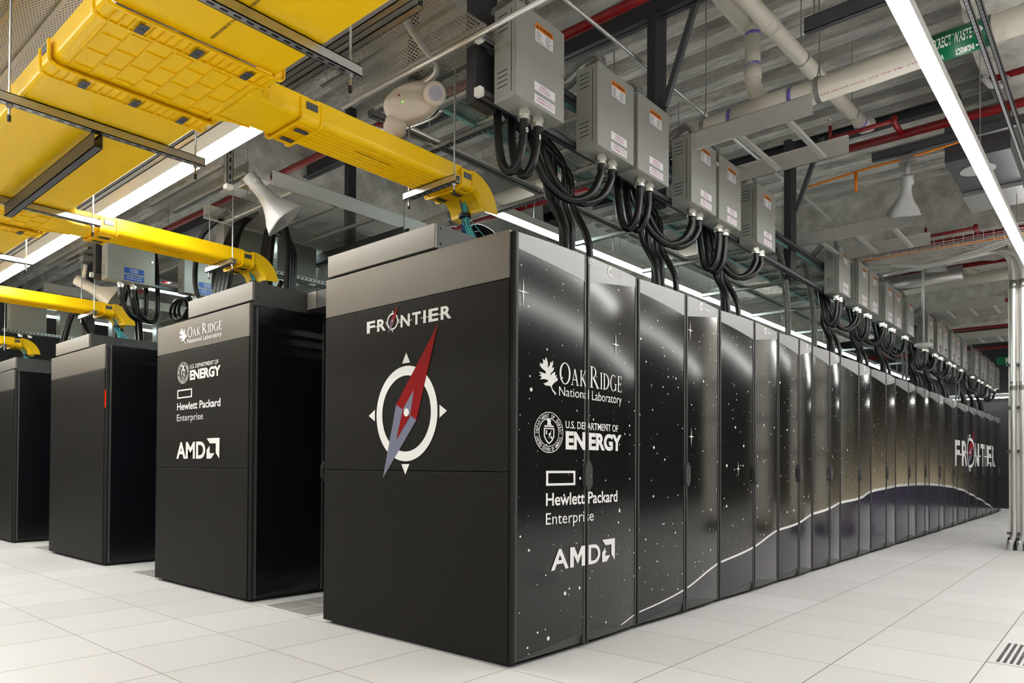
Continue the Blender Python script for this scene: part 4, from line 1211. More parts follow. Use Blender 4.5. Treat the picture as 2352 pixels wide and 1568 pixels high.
# ================================================================== pipes
def pipe(name, pts, r, label, cat, m, n=14, group=None, smooth=True):
    b = MB(); b.tube(pts, r, n); o = b.build(name, M[m], smooth=smooth); tag(o, label, cat, group); return o
PZ = lambda x: 3.955 + .022 * x
t = thing('drain_pipe', 'large cream drain pipe with green marker running across the right aisle ceiling', 'pipe', (0, 2.93, 3.95))
PR = .092
b = MB(); b.tube([(-9.0, 2.93, PZ(-9)), (3.4, 2.93, PZ(3.4))], PR, 20); b.build('pipe', M['pvc'], t, smooth=True)
for x0, x1 in ((-.06, .38),):
    b = MB(); b.tube([(x0, 2.93, PZ(x0)), (x1, 2.93, PZ(x1))], PR + .012, 20); b.build('fitting', M['pvc'], t, smooth=True)
for x0 in (-.10, .40):
    b = MB(); b.tube([(x0, 2.93, PZ(x0)), (x0 + .03, 2.93, PZ(x0))], PR + .002, 20); b.build('primer_band', M['purple'], t, smooth=True)
b = MB(); b.tube(crom([(.30, 2.93, PZ(.2) + .02), (.17, 2.93, PZ(.2) + .08), (.11, 2.92, PZ(.2) + .20), (.105, 2.90, PZ(.2) + .30), (.105, 2.90, 4.62)], 6), .062, 16); b.build('riser', M['pvc'], t, smooth=True)
b = MB(); b.tube([(.105, 2.90, 4.22), (.105, 2.90, 4.32)], .070, 16); b.build('fitting', M['pvc'], t, smooth=True); b = MB(); b.tube([(.105, 2.90, 4.60), (.105, 2.90, 4.70)], .072, 16); b.build('fitting', M['pvc'], t, smooth=True)
b = MB(); b.tube([(.105, 2.90, 4.325), (.105, 2.90, 4.345)], .0635, 16); b.build('primer_band', M['purple'], t, smooth=True); b = MB(); b.tube([(.105, 2.90, 4.575), (.105, 2.90, 4.60)], .0635, 16); b.build('primer_band', M['purple'], t, smooth=True)
b = MB(); b.tube([(.06, 2.86, 4.66), (-.06, 2.66, 4.84), (-.10, 2.6, 4.92)], .062, 16); b.build('offset_bend', M['pvc'], t, smooth=True)
b = MB(); b.tube([(1.33, 2.93, PZ(1.33)), (1.74, 2.93, PZ(1.74))], PR + .003, 24); b.build('pipe_marker', M['green'], t, smooth=True)
def pipe_map(rad, flip=False):
    def f(u, a):
        a = -a if not flip else a
        return (u, 2.93 - rad * math.cos(a), PZ(u) - rad * math.sin(a))
    return f
g = MB()
s1 = join2(txt('INDIRECT WASTE', 1.37, 1.635, .12, .50, .02), map2(P2([(0, .35), (.6, .35), (.6, .1), (1, .5), (.6, .9), (.6, .65), (0, .65)]), lambda u, v: (1.645 + u * .055, .12 + v * .38)))
s1 = (s1[0], s1[1]); g.shape(([(u, -.52 + (a - .12) / .38 * .72) for u, a in s1[0]], s1[1]), pipe_map(PR + .006))
s2_ = join2(txt('INDIRECT', 1.53, 1.64, .0, .34, .02), txt('WASTE', 1.39, 1.46, .0, .34, .02), map2(P2([(0, .35), (.6, .35), (.6, .1), (1, .5), (.6, .9), (.6, .65), (0, .65)]), lambda u, v: (1.65 + u * .05, v * .3)))
g.shape(([(3.17 - u if 1.5 < u < 1.641 else 2.85 - u if u < 1.5 else u, 1.42 - (.34 - a) / .34 * .5) for u, a in s2_[0]], s2_[1]), pipe_map(PR + .006, True)); g.build('marker_lettering', M['white'], t)
sh = [txt('MAY  IBA INC PVC DWV SCH40 ASTM D2665', .48, 1.32, .0, .11, .0)]
g = MB(); g.shape(join2(*sh), lambda u, a: pipe_map(PR + .002, True)(1.80 - u, .85 + a)); g.build('pipe_print', M['magenta'], t)
for i, x in enumerate((-.32, .62, 2.05, -2.0, -3.4)):
    hg = thing('pipe_hanger', '%s galvanised hanger strap around the large cream pipe' % ('leftmost aisle', 'middle aisle', 'right edge', 'nearer far-left', 'farther far-left')[i], 'hanger', (x, 2.93, PZ(x)), 'pipe hanger straps')
    b = MB(); rg = []
    for k in range(25):
        a = 2 * PI * k / 24
        rg.append([(x + dx_, 2.93 + (PR + q) * math.cos(a), PZ(x) + (PR + q) * math.sin(a)) for dx_, q in ((-.018, .003), (.018, .003), (.018, .008), (-.018, .008))])
    b.quadstrip(rg); b.build('strap', M['steel'], hg)
    b = MB(); b.tube([(x, 2.93 - .05, PZ(x) + PR * .9), (x, 2.93, PZ(x) + PR + .08), (x, 2.93 + .05, PZ(x) + PR * .9)], .006, 6); b.cyl((x, 2.93, PZ(x) + PR + .07), (x, 2.93, ZC + .05), .005, 6); b.build('threaded_rod', M['steel'], hg)
t = thing('drain_pipe', 'smaller cream pipe slanting across the ceiling above the large one', 'pipe', (.4, 3.2, 4.45))
b = MB(); b.tube([(.335, 1.75, 4.42), (.45, 4.75, 4.42)], .062, 16); b.build('pipe', M['pvc'], t, smooth=True)
b = MB(); b.tube([(.448, 4.70, 4.42), (.452, 4.80, 4.42), (.50, 4.86, 4.45)], .070, 16); b.build('fitting', M['pvc'], t, smooth=True); b = MB(); b.tube([(.365, 2.50, 4.42), (.37, 2.62, 4.42)], .070, 16); b.build('fitting', M['pvc'], t, smooth=True)
b = MB(); b.tube([(.447, 4.67, 4.42), (.448, 4.70, 4.42)], .064, 16); b.build('primer_band', M['purple'], t, smooth=True)
for y in (3.2, 4.45):
    b = MB(); x = .335 + (y - 1.75) * .0383; b.tube([(x, y - .012, 4.42), (x, y + .012, 4.42)], .066, 16); b.cyl((x, y, 4.48), (x, y, ZC + .05), .005, 6); b.build('clamp', M['steel'], t)
b = MB(); b.tube([(-9, 6.2, 4.05), (-1.2, 6.2, 4.05)], .10, 16); tag(b.build('drain_pipe', M['pvc'], smooth=True), 'cream pipe over the second aisle, beyond the bright tray rail', 'pipe')
b = MB(); b.tube([(-.9, 10.9, 4.1), (3.0, 10.9, 4.18)], .09, 14); tag(b.build('drain_pipe', M['pvc'], smooth=True), 'far cream pipe above the distant power boxes', 'pipe')
b = MB(); b.tube(crom([(.55, 10.9, 4.2), (.45, 10.85, 4.3), (.42, 10.8, 4.5), (.42, 10.8, 4.9)], 5), .06, 12); tag(b.build('pipe_elbow', M['pvc'], smooth=True), 'cream elbow rising from the far cream pipe', 'pipe')

# red sprinkler pipes
def sprinkler(y, x0, x1, z, label, r=.036, heads=()):
    t = thing('sprinkler_pipe', label, 'sprinkler pipe', ((x0 + x1) / 2, y, z), 'red sprinkler pipes')
    b = MB(); b.tube([(x0, y, z), (x1, y, z)], r, 12); b.build('pipe', M['red'], t, smooth=True)
    for hx in heads:
        b = MB(); b.tube([(hx, y - .30, z + .02), (hx, y - .30, z + .14)], .016, 10); b.build('riser', M['red'], t, smooth=True)
        b = MB(); b.tube([(hx, y - .30, z + .14), (hx, y - .30, z + .20)], .010, 8); b.tube([(hx, y - .30, z + .20), (hx, y - .30, z + .205)], .022, 10); b.build('sprinkler_head', M['gland'], t)
        b = MB(); b.tube([(hx, y - .30, z + .02), (hx + .55, y - .30, z + .02)], .020, 10); b.tube([(hx + .55, y - .30, z + .06), (hx + .55, y - .30, z - .0), (hx + .55, y, z)], .026, 10); b.build('branch', M['red'], t, smooth=True)
    return t
sprinkler(1.55, -9, 4.5, 4.32, 'near red sprinkler pipe passing behind the first power box')
sprinkler(4.62, .10, 6, 4.16, 'red sprinkler pipe with a branch over the right aisle beyond the ladder tray', .040, (.28,))
sprinkler(8.1, -1.0, 6, 4.05, 'red sprinkler pipe running in front of the sprayed concrete beam', .036, (.42,))
sprinkler(10.2, -1.0, 5, 4.2, 'red sprinkler pipe just beyond the concrete beam')
sprinkler(12.6, -1.0, 5, 4.05, 'red sprinkler pipe farther down the aisle ceiling')
sprinkler(15.0, -1.0, 5, 4.0, 'distant red sprinkler pipe before the last concrete beam')
sprinkler(17.4, -3.0, 5, 3.9, 'farthest red sprinkler pipe near the dark wall')
sprinkler(3.75, -5.2, -1.9, 4.15, 'dark red pipe seen under the yellow branch duct above the bright rail')
pipe('sprinkler_pipe', [(-8.6, 1.5, 3.55), (-5.6, 1.5, 3.55)], .03, 'red pipe behind the white horn over the third row', 'sprinkler pipe', 'red')
pipe('sprinkler_pipe', [(1.5, 4.45, 4.35), (4, 4.45, 4.42)], .028, 'short red pipe beside a grey bracket at the upper right edge', 'sprinkler pipe', 'red')
pipe('orange_cable', crom([(-.2, 4.98, 4.02), (.4, 4.98, 4.06), (1.0, 4.98, 4.08), (1.8, 4.98, 4.16), (3, 4.98, 4.25)], 6), .012, 'orange cable running below the red sprinkler pipe', 'cable', 'orange', 8)
pipe('orange_cable', [(.33, 4.98, 4.05), (.33, 4.98, 3.86)], .018, 'short orange stub hanging from the orange cable', 'cable', 'orange', 8)
pipe('orange_cable', crom([(-4.2, -.45, 3.33), (-2.4, -.46, 3.31), (-1.0, -.47, 3.33), (.0, -.46, 3.36)], 6), .010, 'orange cable lying along the strut rails above the yellow duct', 'cable', 'orange', 6)

# conduits at the ceiling
pipe('steel_conduit', [(-.45, .2, 4.2), (-.40, 12.0, 4.2)], .014, 'thin bright conduit running away under the ceiling above the power boxes', 'conduit', 'emt', 10)
pipe('steel_conduit', [(-1.30, -.115, 3.285), (.9, -.115, 3.285)], .014, 'straight bright conduit crossing in front of the first steel post', 'conduit', 'emt', 10)
pipe('steel_conduit', crom([(-.10, -.86, 3.36), (-.26, -.565, 3.31), (-.38, -.36, 3.31), (-.47, -.16, 3.31), (-.505, -.06, 3.305), (-.56, -.01, 3.285), (-.66, .0, 3.275), (-.74, .0, 3.28)], 8), .020, 'bent bright conduit curling behind the emergency light', 'conduit', 'emt', 10)
pipe('steel_conduit', crom([(-1.7, -.35, 3.33), (-1.45, .1, 3.32), (-1.25, .25, 3.26), (-.95, .30, 3.255), (-.75, .22, 3.22)], 8), .010, 'thin conduit reaching from the yellow tee to the emergency light', 'conduit', 'emt', 8)

# coiled and looping black cables of the rows behind
def loose(pts, r, label, seg=8): 
    b = MB(); b.tube(crom(pts, seg), r, 10); tag(b.build('power_cable', M['rubber'], smooth=True), label, 'cable', 'black cables of the rear rows')
for k in range(3):
    o = .06 * k
    loose([(-3.05 - o, .55 + o, 2.25), (-3.08 - o, .6 + o, 2.6), (-3.16 - o, .65 + o, 3.0), (-3.40 - o, .72, 3.30 - .05 * k), (-3.66 - o, .80, 3.22), (-3.80 - o, .85, 2.9), (-3.86, .9, 2.5), (-3.88, .9, 2.2)], .03, '%s thick black cable arching over the second row under its tray' % ('inner', 'middle', 'outer')[k])
for k in range(4):
    loose([(-4.10 + .075 * k, .42, 2.22), (-4.06 + .075 * k, .44, 2.6), (-4.04 + .07 * k, .50, 3.0), (-4.06 + .05 * k, .62, 3.30), (-4.02 + .05 * k, .75, 3.46)], .030, '%s black cable of the four standing behind the second yellow branch' % ORD[k])
for k in range(2):
    loose([(-4.32, 1.05 + .25 * k, 2.98), (-4.42, .95 + .25 * k, 2.72), (-4.6, .75 + .25 * k, 2.62), (-4.72, .6 + .2 * k, 2.75), (-4.70, .55 + .2 * k, 3.0), (-4.50, .52 + .2 * k, 3.30), (-4.0, .52 + .2 * k, 3.42)], .026, '%s black cable drooping behind the second yellow outlet' % ('left', 'right')[k])
for k in range(3):
    o = .05 * k
    loose([(-2.1 - o, 1.35, 2.30), (-2.05 - o, 1.45, 2.65), (-2.0 - o, 1.55, 2.95), (-1.86, 1.7 + o, 3.12 - o), (-1.7, 1.85 + o, 2.95), (-1.62, 1.9 + o, 2.6)], .03, '%s black cable behind the top left corner of the compass cabinet' % ('left', 'middle', 'right')[k])
for k in range(2):
    loose([(-6.35 - .1 * k, .7, 2.3), (-6.5 - .1 * k, .72, 2.8), (-6.8 - .1 * k, .75, 3.25), (-7.1 - .1 * k, .78, 3.1), (-7.3 - .1 * k, .8, 2.6)], .03, '%s black cable arching over the third row' % ('right', 'left')[k])
for k in range(2):
    loose([(-8.9 - .12 * k, .6, 2.3), (-8.7 - .1 * k, .62, 2.8), (-8.45, .65, 3.1 + .05 * k), (-8.1, .7, 2.8), (-7.7, .75, 2.5 + .05 * k), (-7.3, .8, 2.55)], .03, '%s black cable sagging between third and fourth rows' % ('lower', 'upper')[k])
def coil(c, r, label):
    b = MB(); pts = []
    for i in range(60): a = 2 * PI * i / 20; pts.append((c[0] + r * math.cos(a) * (1 - .04 * (i // 20)), c[1] + .05 * (i // 20), c[2] + r * .55 * math.sin(a) + .02 * (i // 20)))
    b.tube(pts, .018, 8); tag(b.build('cable_coil', M['rubber'], smooth=True), label, 'cable', 'black cable coils')
coil((-6.0, 1.25, 2.88), .26, 'black cable coil lying on the tray behind the white horn')
coil((-6.75, 1.3, 3.02), .24, 'smaller black cable coil left of the white horn')

# ================================================================== power boxes of the rear rows
def rear_box(loc, face, label, first, lab_m='labelblue'):
    """face=+1 shows its lid to us, face=-1 shows its back plate"""
    t = thing('power_box', label, 'power box', loc, 'power boxes of the rear rows')
    x, y, z = loc
    b = MB(); b.box(x - .15 * (face > 0), x + .15 * (face < 0), y, y + .47, z, z + .52); b.build('enclosure', M['boxgrey'], t, bevel=.003)
    f = x + face * .004
    b = MB(); b.box(*sorted((x, x + face * .014)), y - .002, y + .472, z - .004, z + .524); lid = b.build('lid', M['boxgrey'], t, bevel=.003)
    if face > 0:
        for z0, z1, s in ((.085, .145, (first, 'DUAL SOURCE')), (.01, .07, ('L FROM MSB11-05  (0C 0D 1)', 'R FROM MSB11-02  (0C 0D 2)'))):
            b = MB(); b.shape(R2(.16, .36, z0, z1), lambda a, c: (x + .0148, y + a, z + c)); b.build('name_label', M[lab_m], lid)
            b = MB(); h = z1 - z0; q = .05 if z0 > .05 else .01
            b.shape(join2(txt(s[0], .17 + q, .35 - q, z0 + h * .56, z0 + h * .82, .01), txt(s[1], .17 + q, .35 - q, z0 + h * .2, z0 + h * .46, .01)), lambda a, c: (x + .0154, y + a, z + c)); b.build('label_print', M['label'], lid)
        b = MB(); b.cyl((x + .012, y + .44, z + .25), (x + .024, y + .44, z + .25), .011, 12); b.build('latch', M['gland'], lid)
    for z0 in (.07, .38):
        b = MB()
        for k in range(4): b.box(x - face * .12, x - face * .05, y - .0014, y, z + z0 + k * .027, z + z0 + k * .027 + .005) if face < 0 else b.box(x - .12, x - .05, y - .0014, y, z + z0 + k * .027, z + z0 + k * .027 + .005)
        b.build('louvre', M['slot'], t)
    for yy in (.155, .28):
        b = MB(); cx = x - face * .062; b.tube([(cx, y + yy, z), (cx, y + yy, z - .04)], .033, 8); b.tube([(cx, y + yy, z - .04), (cx, y + yy, z - .062)], .028, 12); b.build('cable_gland', M['gland'], t)
    return t
for i, y in enumerate((.01, .80, 1.6)):
    rear_box((-5.5, y, 2.955), 1, '%s power box with blue labels over the third row' % ('near', 'middle', 'far')[i], 'FB BH28-2')
for i, y in enumerate((.62, 1.2, 1.75, 2.4, 3.0)):
    rear_box((-4.40, y, 3.03), -1, '%s bare back of a power box over the second row, behind the yellow branch' % ORD[i], '')
for i, y in enumerate((.3, .95, 1.7, 2.4)):
    rear_box((-10.2, y, 3.0), -1, '%s bare back of a power box over the fourth row' % ORD[i], '')
strut_rail('strut_rail', (-4.23, .55, 3.03), (-4.23, 3.6, 3.03), .041, .041, 'bright slotted strut under the bare box backs of the second row', 'strut', 'steel', None, slots=.05, slot_axis='x')
strut_rail('strut_rail', (-10.03, .2, 3.0), (-10.03, 3.6, 3.0), .041, .041, 'bright slotted strut over the fourth row', 'strut', 'steel', None, slots=.05, slot_axis='x')
strut_rail('strut_rail', (-5.68, -.06, 3.0), (-5.68, 4.0, 3.0), .041, .041, 'strut with white cap behind the blue labelled boxes', 'strut', 'darksteel', None, True)
b = MB(); b.box(-5.78, -5.70, -.03, .06, 2.98, ZC); tag(b.build('steel_post', M['beam']), 'charcoal steel post left of the blue labelled box', 'post', 'steel posts of the rear rows')
b = MB(); b.box(-4.21, -4.13, 2.0, 2.1, 2.98, ZC); tag(b.build('steel_post', M['beam']), 'charcoal steel post at the right end of the bare box backs', 'post', 'steel posts of the rear rows')
for k in range(2):
    for (nx, yy, lab) in ((-5.56, .165, 'near'), (-5.56, .95, 'middle')):
        y_ = yy + .125 * k
        loose([(nx, y_, 2.90), (nx + .0, y_ + .01, 2.78), (nx - .03, y_ + .10, 2.64), (nx - .12, y_ + .24, 2.60), (nx - .22, y_ + .34, 2.70), (nx - .26, y_ + .36, 2.95), (nx - .30, y_ + .36, 3.25), (nx - .36, y_ + .36, 3.48)], .026, '%s black cable looping under the %s blue labelled box' % (('left', 'right')[k], lab))
for k in range(2):
    b = MB(); b.tube(crom([(-5.56, .14 + .09 * k, 3.47), (-5.58, .13 + .09 * k, 3.58), (-5.75, .08 + .09 * k, 3.66), (-5.95, .0 + .09 * k, 3.58), (-6.05, -.04 + .09 * k, 3.45)], 6), .018, 10)
    tag(b.build('flexible_conduit', M['flex'], smooth=True), '%s ribbed conduit arching over the blue labelled box' % ('left', 'right')[k], 'conduit', 'ribbed conduits of the rear rows')

# ================================================================== horns, emergency light
def horn(loc, direction, size, label, m='horn', mount=(0, 0, .2), twist=0.0):
    t = thing('horn_speaker', label, 'loudspeaker', loc, 'horn loudspeakers')
    L = Vector(loc); d = Vector(direction).normalized()
    side = d.cross(Vector((0, 0, 1))).normalized(); up = side.cross(d)
    c, s_ = math.cos(twist), math.sin(twist)
    side, up = side * c + up * s_, up * c - side * s_
    b = MB(); rings = []; n = 28
    prof = [(0, .20, .20, 1.0), (.015, .215, .215, 1), (.28, .205, .205, 1.0), (.40, .21, .20, .9), (.55, .27, .22, .6), (.70, .38, .30, .35), (.85, .54, .42, .22), (.96, .60, .47, .15), (1.0, .65, .50, .13)]
    def ring(a, w_, h_, rnd_, inset=0.0):
        out = []
        for k in range(n):
            th = 2 * PI * k / n; cx, cy = math.cos(th), math.sin(th)
            e = .28 + .72 * rnd_
            px = math.copysign(abs(cx) ** e, cx) * (w_ - inset); py = math.copysign(abs(cy) ** e, cy) * (h_ - inset)
            out.append(L + d * a * size + side * px * size * .62 + up * py * size * .62)
        return out
    rings = [ring(*p) for p in prof] + [ring(p[0], p[1], p[2], p[3], .03) for p in reversed(prof[3:])]
    b.quadstrip(rings); n0 = 0
    b.f.append(tuple(range(n - 1, -1, -1))); e = len(b.v) - n; b.f.append(tuple(range(e, e + n)))
    b.build('horn_body', M[m], t, smooth=True)
    q = L + d * .18 * size
    mt = q + Vector(mount)
    b = MB(); b.tube([q + (mt - q).normalized() * .10 * size, q + (mt - q) * .85], .022, 10); b.build('swivel_arm', M[m], t, smooth=True)
    b = MB(); b.cyl(q - side * .15 * size, q + side * .15 * size, .030, 12); b.build('pivot', M[m], t, smooth=True)
    b = MB(); b.box(mt.x - .075, mt.x + .075, mt.y - .055, mt.y + .055, mt.z - .012, mt.z + .0); b.box(mt.x - .055, mt.x + .055, mt.y - .05, mt.y + .05, mt.z, mt.z + .055); b.build('junction_box', M['steel'], t, bevel=.004)
    return t
horn((-2.44, -.12, 3.16), (.30, .55, -.72), .40, 'grey horn loudspeaker pointing down right over the second row', 'horn', (-.16, .05, .04), .35)
horn((-6.62, .08, 3.14), (.45, .75, -.48), .46, 'white horn loudspeaker hanging over the third row', 'fixture', (.08, 0, .24), .3)
horn((.86, 4.70, 3.80), (-.22, .5, -.9), .36, 'grey horn loudspeaker facing down over the right aisle, nearer one', 'horn', (0, .02, .20))
horn((.40, 8.75, 4.20), (-.22, .5, -.9), .36, 'smaller grey horn loudspeaker far down the right aisle', 'horn', (0, .02, .20))
strut_rail('strut_rail', (-2.58, -.20, 3.10), (-2.58, -.20, 4.6), .05, .05, 'upright slotted strut with white foot beside the grey horn', 'strut', 'steel', None, True, slots=.06, slot_axis='x')
strut_rail('strut_rail', (.55, 4.72, 4.05), (2.2, 4.72, 4.05), .06, .08, 'dark strut carrying the nearer aisle horn', 'strut', 'darksteel')
strut_rail('strut_rail', (.78, 2.13, 4.02), (1.45, 2.13, 4.02), .041, .10, 'dark double strut hanging left of the right strip light', 'strut', 'darksteel')
for k, x in enumerate((.84, 1.05)):
    b = MB(); b.cyl((x, 2.13, 4.07), (x, 2.13, ZC + .05), .006, 6); tag(b.build('threaded_rod', M['steel']), '%s threaded rod above the dark double strut by the right strip light' % ('left', 'right')[k], 'rod')
strut_rail('strut_rail', (-6.9, .08, 3.42), (-6.2, .08, 3.42), .041, .041, 'slotted strut carrying the white horn', 'strut', 'steel', slots=.05)

t = thing('emergency_light', 'cream twin-head emergency light hanging above the compass cabinet', 'emergency light', (-.76, -.02, 3.15))
E = Vector((-.74, -.03, 3.165)); v = Vector((.657, -.754, -.05)).normalized(); r_ = Vector((.754, .657, .0)); u_ = Vector((0, 0, 1))
ax1 = (r_ * .92 + u_ * .38).normalized(); ax2 = (u_ * .92 - r_ * .38).normalized()
b = MB(); rings = []; n = 32
for a, s in ((-.045, .96), (-.02, 1.0), (.02, 1.0), (.04, .93), (.05, .75), (.054, .3)):
    rings.append([E + v * a + ax1 * (.168 * s * math.copysign(abs(math.cos(2 * PI * k / n)) ** .85, math.cos(2 * PI * k / n))) + ax2 * (.108 * s * math.copysign(abs(math.sin(2 * PI * k / n)) ** .85, math.sin(2 * PI * k / n))) for k in range(n)])
b.quadstrip(rings); b.f.append(tuple(range(n - 1, -1, -1))); e = len(b.v) - n; b.f.append(tuple(range(e, e + n))); b.build('case', M['cream'], t, smooth=True)
for s, dirv in ((1, (v * .9 + r_ * .35 - u_ * .35)), (-1, (-v * .6 - r_ * .35 - u_ * .7))):
    dirv = dirv.normalized(); c = E + ax1 * (.130 * s) + ax2 * (-.025 if s > 0 else -.085) + v * (.055 if s > 0 else .02)
    b = MB(); b.tube([c - dirv * .03, c - dirv * .02, c + dirv * .035, c + dirv * .055, c + dirv * .057], .05, 20, radii=[.035, .060, .068, .062, .050]); hd = b.build('lamp_head', M['cream'], t, smooth=True)
    b = MB(); b.cyl(c + dirv * .0575, c + dirv * .060, .040, 20); b.build('lens', M['lens'], hd)
    sd = dirv.cross(u_).normalized(); b = MB()
    for q in (-.015, .015): b.cyl(c + dirv * .0602 + sd * q, c + dirv * .062 + sd * q, .009, 10)
    b.build('led_chip', M['gland'], hd)
b = MB(); p = E + v * .0545 - ax1 * .05 + ax2 * .0; b.cyl(p - v * .004, p + v * .003, .005, 10); b.build('status_lamp', M['greenlamp'], t)
b = MB(); p = E + v * .0515 - ax1 * .055 + ax2 * .045; b.cyl(p - v * .004, p + v * .004, .005, 10); b.build('test_button', M['redprint'], t)
b = MB(); b.cyl(E + u_ * .06, E + u_ * .14, .02, 12); b.build('stem', M['steel'], t, smooth=True)
strut_rail('strut_rail', (-.80, .03, 3.28), (-.80, .03, 4.2), .045, .045, 'upright slotted dark strut above the emergency light', 'strut', 'darksteel', None, False, slots=.07, slot_axis='x')

# ================================================================== column with conduits, wire baskets, sundry
t = thing('clad_column', 'cream clad square column with black base at the right edge', 'column', (1.75, 8.9, 0))
b = MB(); b.box(1.24, 2.3, 8.40, 9.4, .16, 3.95); b.build('cladding', M['clad'], t)
b = MB(); b.box(1.225, 2.315, 8.385, 9.415, 0, .16); b.build('base', M['black'], t)
for i, (x, dx_) in enumerate(((1.30, .04), (1.395, .035))):
    ct = thing('column_conduit', '%s of two steel conduits climbing the column and bending left' % ('left', 'right')[i], 'conduit', (x, 8.34, 0), 'column conduits')
    b = MB(); b.tube([(x - dx_, 8.33, .0), (x - dx_, 8.33, .06), (x, 8.34, .2), (x, 8.34, 3.55)] + crom([(x, 8.34, 3.55), (x - .03, 8.34, 3.72), (x - .14, 8.34, 3.84), (x - .35, 8.34, 3.87), (x - .9, 8.34, 3.83), (x - 1.6, 8.34, 3.78)], 6)[1:], .032, 14); b.build('pipe', M['emt'], ct, smooth=True)
    for z in (.02, 2.05, 3.35):
        b = MB(); b.tube([(x if z > .1 else x - dx_, 8.34, z), (x if z > .1 else x - dx_, 8.34, z + .11)], .039, 14); b.build('coupling', M['steel'], ct, smooth=True)
for i, z in enumerate((.215, 1.27, 1.83, 2.38)):
    strut_rail('strut_rail', (1.22, 8.38, z), (2.2, 8.38, z), .04, .03, '%s strut strapping the conduits to the column, counted from the floor' % ORD[i], 'strut', 'darksteel', 'conduit straps on the column')
def wire_basket(pts0, pts1, zz, wd, hh, label, step=.10):
    a = Vector(pts0); c = Vector(pts1); d = (c - a).normalized(); s = Vector((-d.y, d.x, 0)); L = (c - a).length
    b = MB()
    for o, z in ((-wd / 2, 0), (-wd / 6, 0), (wd / 6, 0), (wd / 2, 0), (-wd / 2, hh), (wd / 2, hh), (-wd / 2, hh / 2), (wd / 2, hh / 2)):
        b.tube([a + s * o + Vector((0, 0, z)), c + s * o + Vector((0, 0, z))], .0032, 5)
    for k in range(int(L / step) + 1):
        p = a + d * (k * step)
        b.tube([p - s * wd / 2 + Vector((0, 0, hh)), p - s * wd / 2, p + s * wd / 2, p + s * wd / 2 + Vector((0, 0, hh))], .0032, 5)
    tag(b.build('wire_basket', M['emt']), label, 'wire basket', 'wire basket trays')
wire_basket((-.35, 7.2, 3.70), (4.5, 7.2, 3.70), 0, .30, .12, 'wire basket tray with orange cable crossing the right aisle')
wire_basket((-3.2, 7.0, 3.6), (-1.5, 7.0, 3.6), 0, .30, .12, 'wire basket tray above the second aisle behind black cables')
pipe('orange_cable', crom([(-.35, 7.16, 3.715), (.6, 7.14, 3.72), (1.4, 7.16, 3.715), (3, 7.15, 3.72)], 6), .010, 'orange cable lying in the wire basket across the aisle', 'cable', 'orange', 6)
for k in range(4):
    pipe('white_cable', crom([(-.1, 8.2, 3.86 + .01 * k), (.4, 8.0, 3.72 + .012 * k), (.9, 7.9, 3.74 + .02 * k), (1.45, 7.9, 3.86 + .02 * k)], 6), .006, '%s white cable sagging under the concrete beam, counted upward' % ORD[k], 'cable', 'capwhite', 6, 'sagging white cables')
for k, (x, lab) in enumerate(((1.70, 'left'), (1.755, 'right'))):
    strut_rail('strut_rail', (x, .6, 3.84), (x, 8.2, 3.84), .026, .035, '%s slotted rail right of the right strip light' % lab, 'strut', 'darksteel', slots=.05)
t = thing('duct_box', 'grey box with round plate hung behind the right strip light', 'duct', (1.30, 5.9, 3.75))
b = MB(); b.box(1.10, 1.62, 5.05, 6.6, 3.95, 4.4); b.build('body', M['darksteel'], t, bevel=.004)
b = MB(); b.box(1.10, 1.62, 6.0, 6.6, 3.90, 3.948); b.build('lower_plate', M['header'], t, bevel=.004)
b = MB(); b.cyl((1.32, 5.4, 3.942), (1.32, 5.4, 3.949), .15, 24); b.build('round_plate', M['horn'], t)
b = MB(); b.tube([(1.5, 4.35, 4.35), (1.55, 4.4, 4.28), (1.62, 4.42, 4.26), (1.66, 4.45, 4.34)], .025, 8); tag(b.build('pipe_bracket', M['horn'], smooth=True), 'grey clamp bracket on the short red pipe', 'bracket')
b = MB(); b.box(-10.01, -9.93, 1.3, 1.4, 2.98, ZC); tag(b.build('steel_post', M['beam']), 'charcoal steel post over the fourth row', 'post', 'steel posts of the rear rows')
b = MB(); b.box(-9.0, -2.5, -1.5, -.75, 4.25, 4.6); tag(b.build('dark_backdrop_box', M['darksteel'], bevel=.01), 'added dark box deepening the gloom high above the main yellow duct', 'duct')  # dark box added to darken the deep upper left overhead
b = MB(); b.tube([(-6.5, -1.95, 4.4), (-2.6, -1.95, 4.4)], .12, 16); tag(b.build('round_duct', M['steel'], smooth=True), 'round steel duct high up at the upper left corner', 'duct')
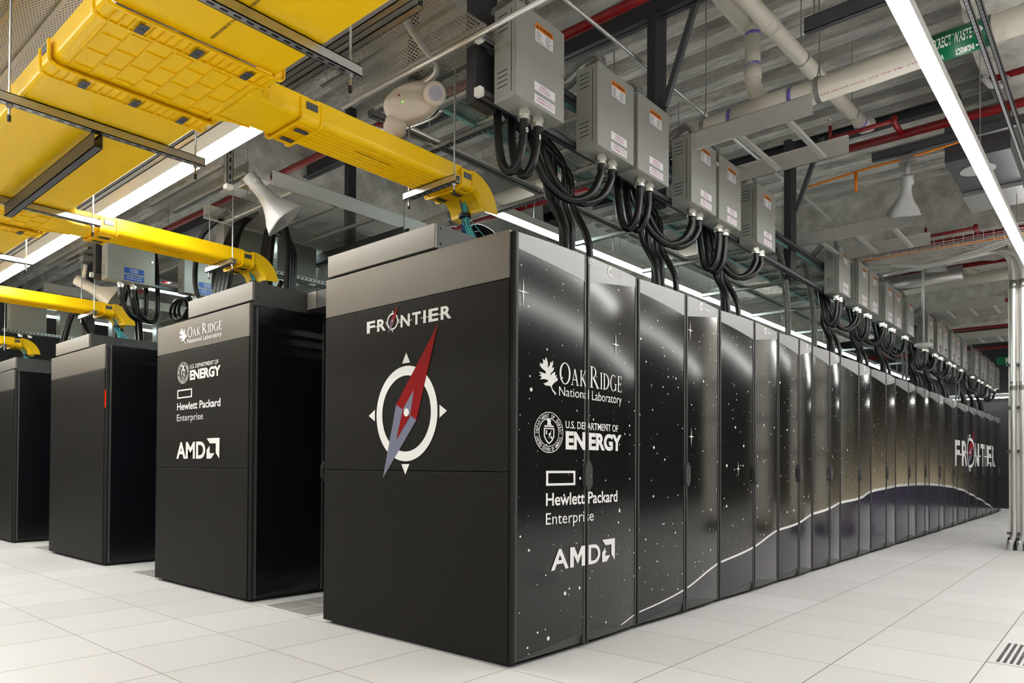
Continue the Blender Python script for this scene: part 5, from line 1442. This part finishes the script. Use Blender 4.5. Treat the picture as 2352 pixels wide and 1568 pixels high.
for x0, x1, yy, lab in ((-2.575, -1.635, .47, 'second row to the compass cabinet row'), (-5.45, -4.25, .62, 'third row to the second row')):
    t = thing('aisle_bridge', 'black bridging box joining the %s at roof height' % lab, 'cover', ((x0 + x1) / 2, yy + .5, 2.285), 'bridging boxes between rows')
    b = MB(); b.box(x0, x1, yy, yy + 1.1, 2.285, 2.425); b.build('body', M['charcoal'], t, bevel=.003)
    b = MB(); b.box(x0 + .02, x0 + .14, yy - .006, yy, 2.287, 2.423); b.build('end_plate', M['satingrey'], t)
t = thing('foil_duct', 'round foil-wrapped duct beside the sprayed concrete beam', 'duct', (-.3, 10.0, 3.9))
b = MB(); b.tube([(-2.2, 10.0, 3.95), (.5, 10.0, 4.05)], .12, 16); b.build('duct', M['steel'], t, smooth=True)
for k, (x, y, z, lab) in enumerate(((-.31, 9.75, 2.72, 'white beam sensor'),)):
    t = thing('motion_sensor', 'white oval sensor on a conduit drop among the far power boxes', 'sensor', (.02, 9.6, 2.9))
    b = MB(); b.tube([(.04, 9.6, 2.88), (.04, 9.6, 2.92), (.04, 9.6, 2.95)], .1, 20, radii=[.05, .13, .12]); b.build('body', M['fixture'], t, smooth=True)
    b = MB(); b.cyl((.04, 9.6, 2.95), (.04, 9.6, ZC + .05), .02, 10); b.build('conduit_drop', M['emt'], t, smooth=True)
t = thing('exit_sign', 'green sign on the far dark wall', 'sign', (.25, 19.6, 3.65))
b = MB(); b.box(-.2, .8, 19.60, 19.64, 3.75, 3.95); b.build('panel', M['green'], t)
g = MB(); g.shape(txt('RETURN', .0, .6, 3.79, 3.91, .02), lambda x, z: (x, 19.599, z)); g.build('lettering', M['white'], t)
for k, (y, x, lab) in enumerate(((3.4, 2.06, 'near'), (5.2, 2.1, 'far'))):
    b = MB(); b.cyl((x, y, 3.9), (x, y, 4.4), .007, 6); tag(b.build('threaded_rod', M['darksteel']), '%s threaded rod dropping from the concrete at the right edge' % lab, 'rod', 'rods at the right edge')
strut_rail('strut_rail', (1.9, 5.6, 4.05), (3.0, 5.6, 4.05), .041, .06, 'grey strut end sticking in from the right edge', 'strut', 'darksteel')
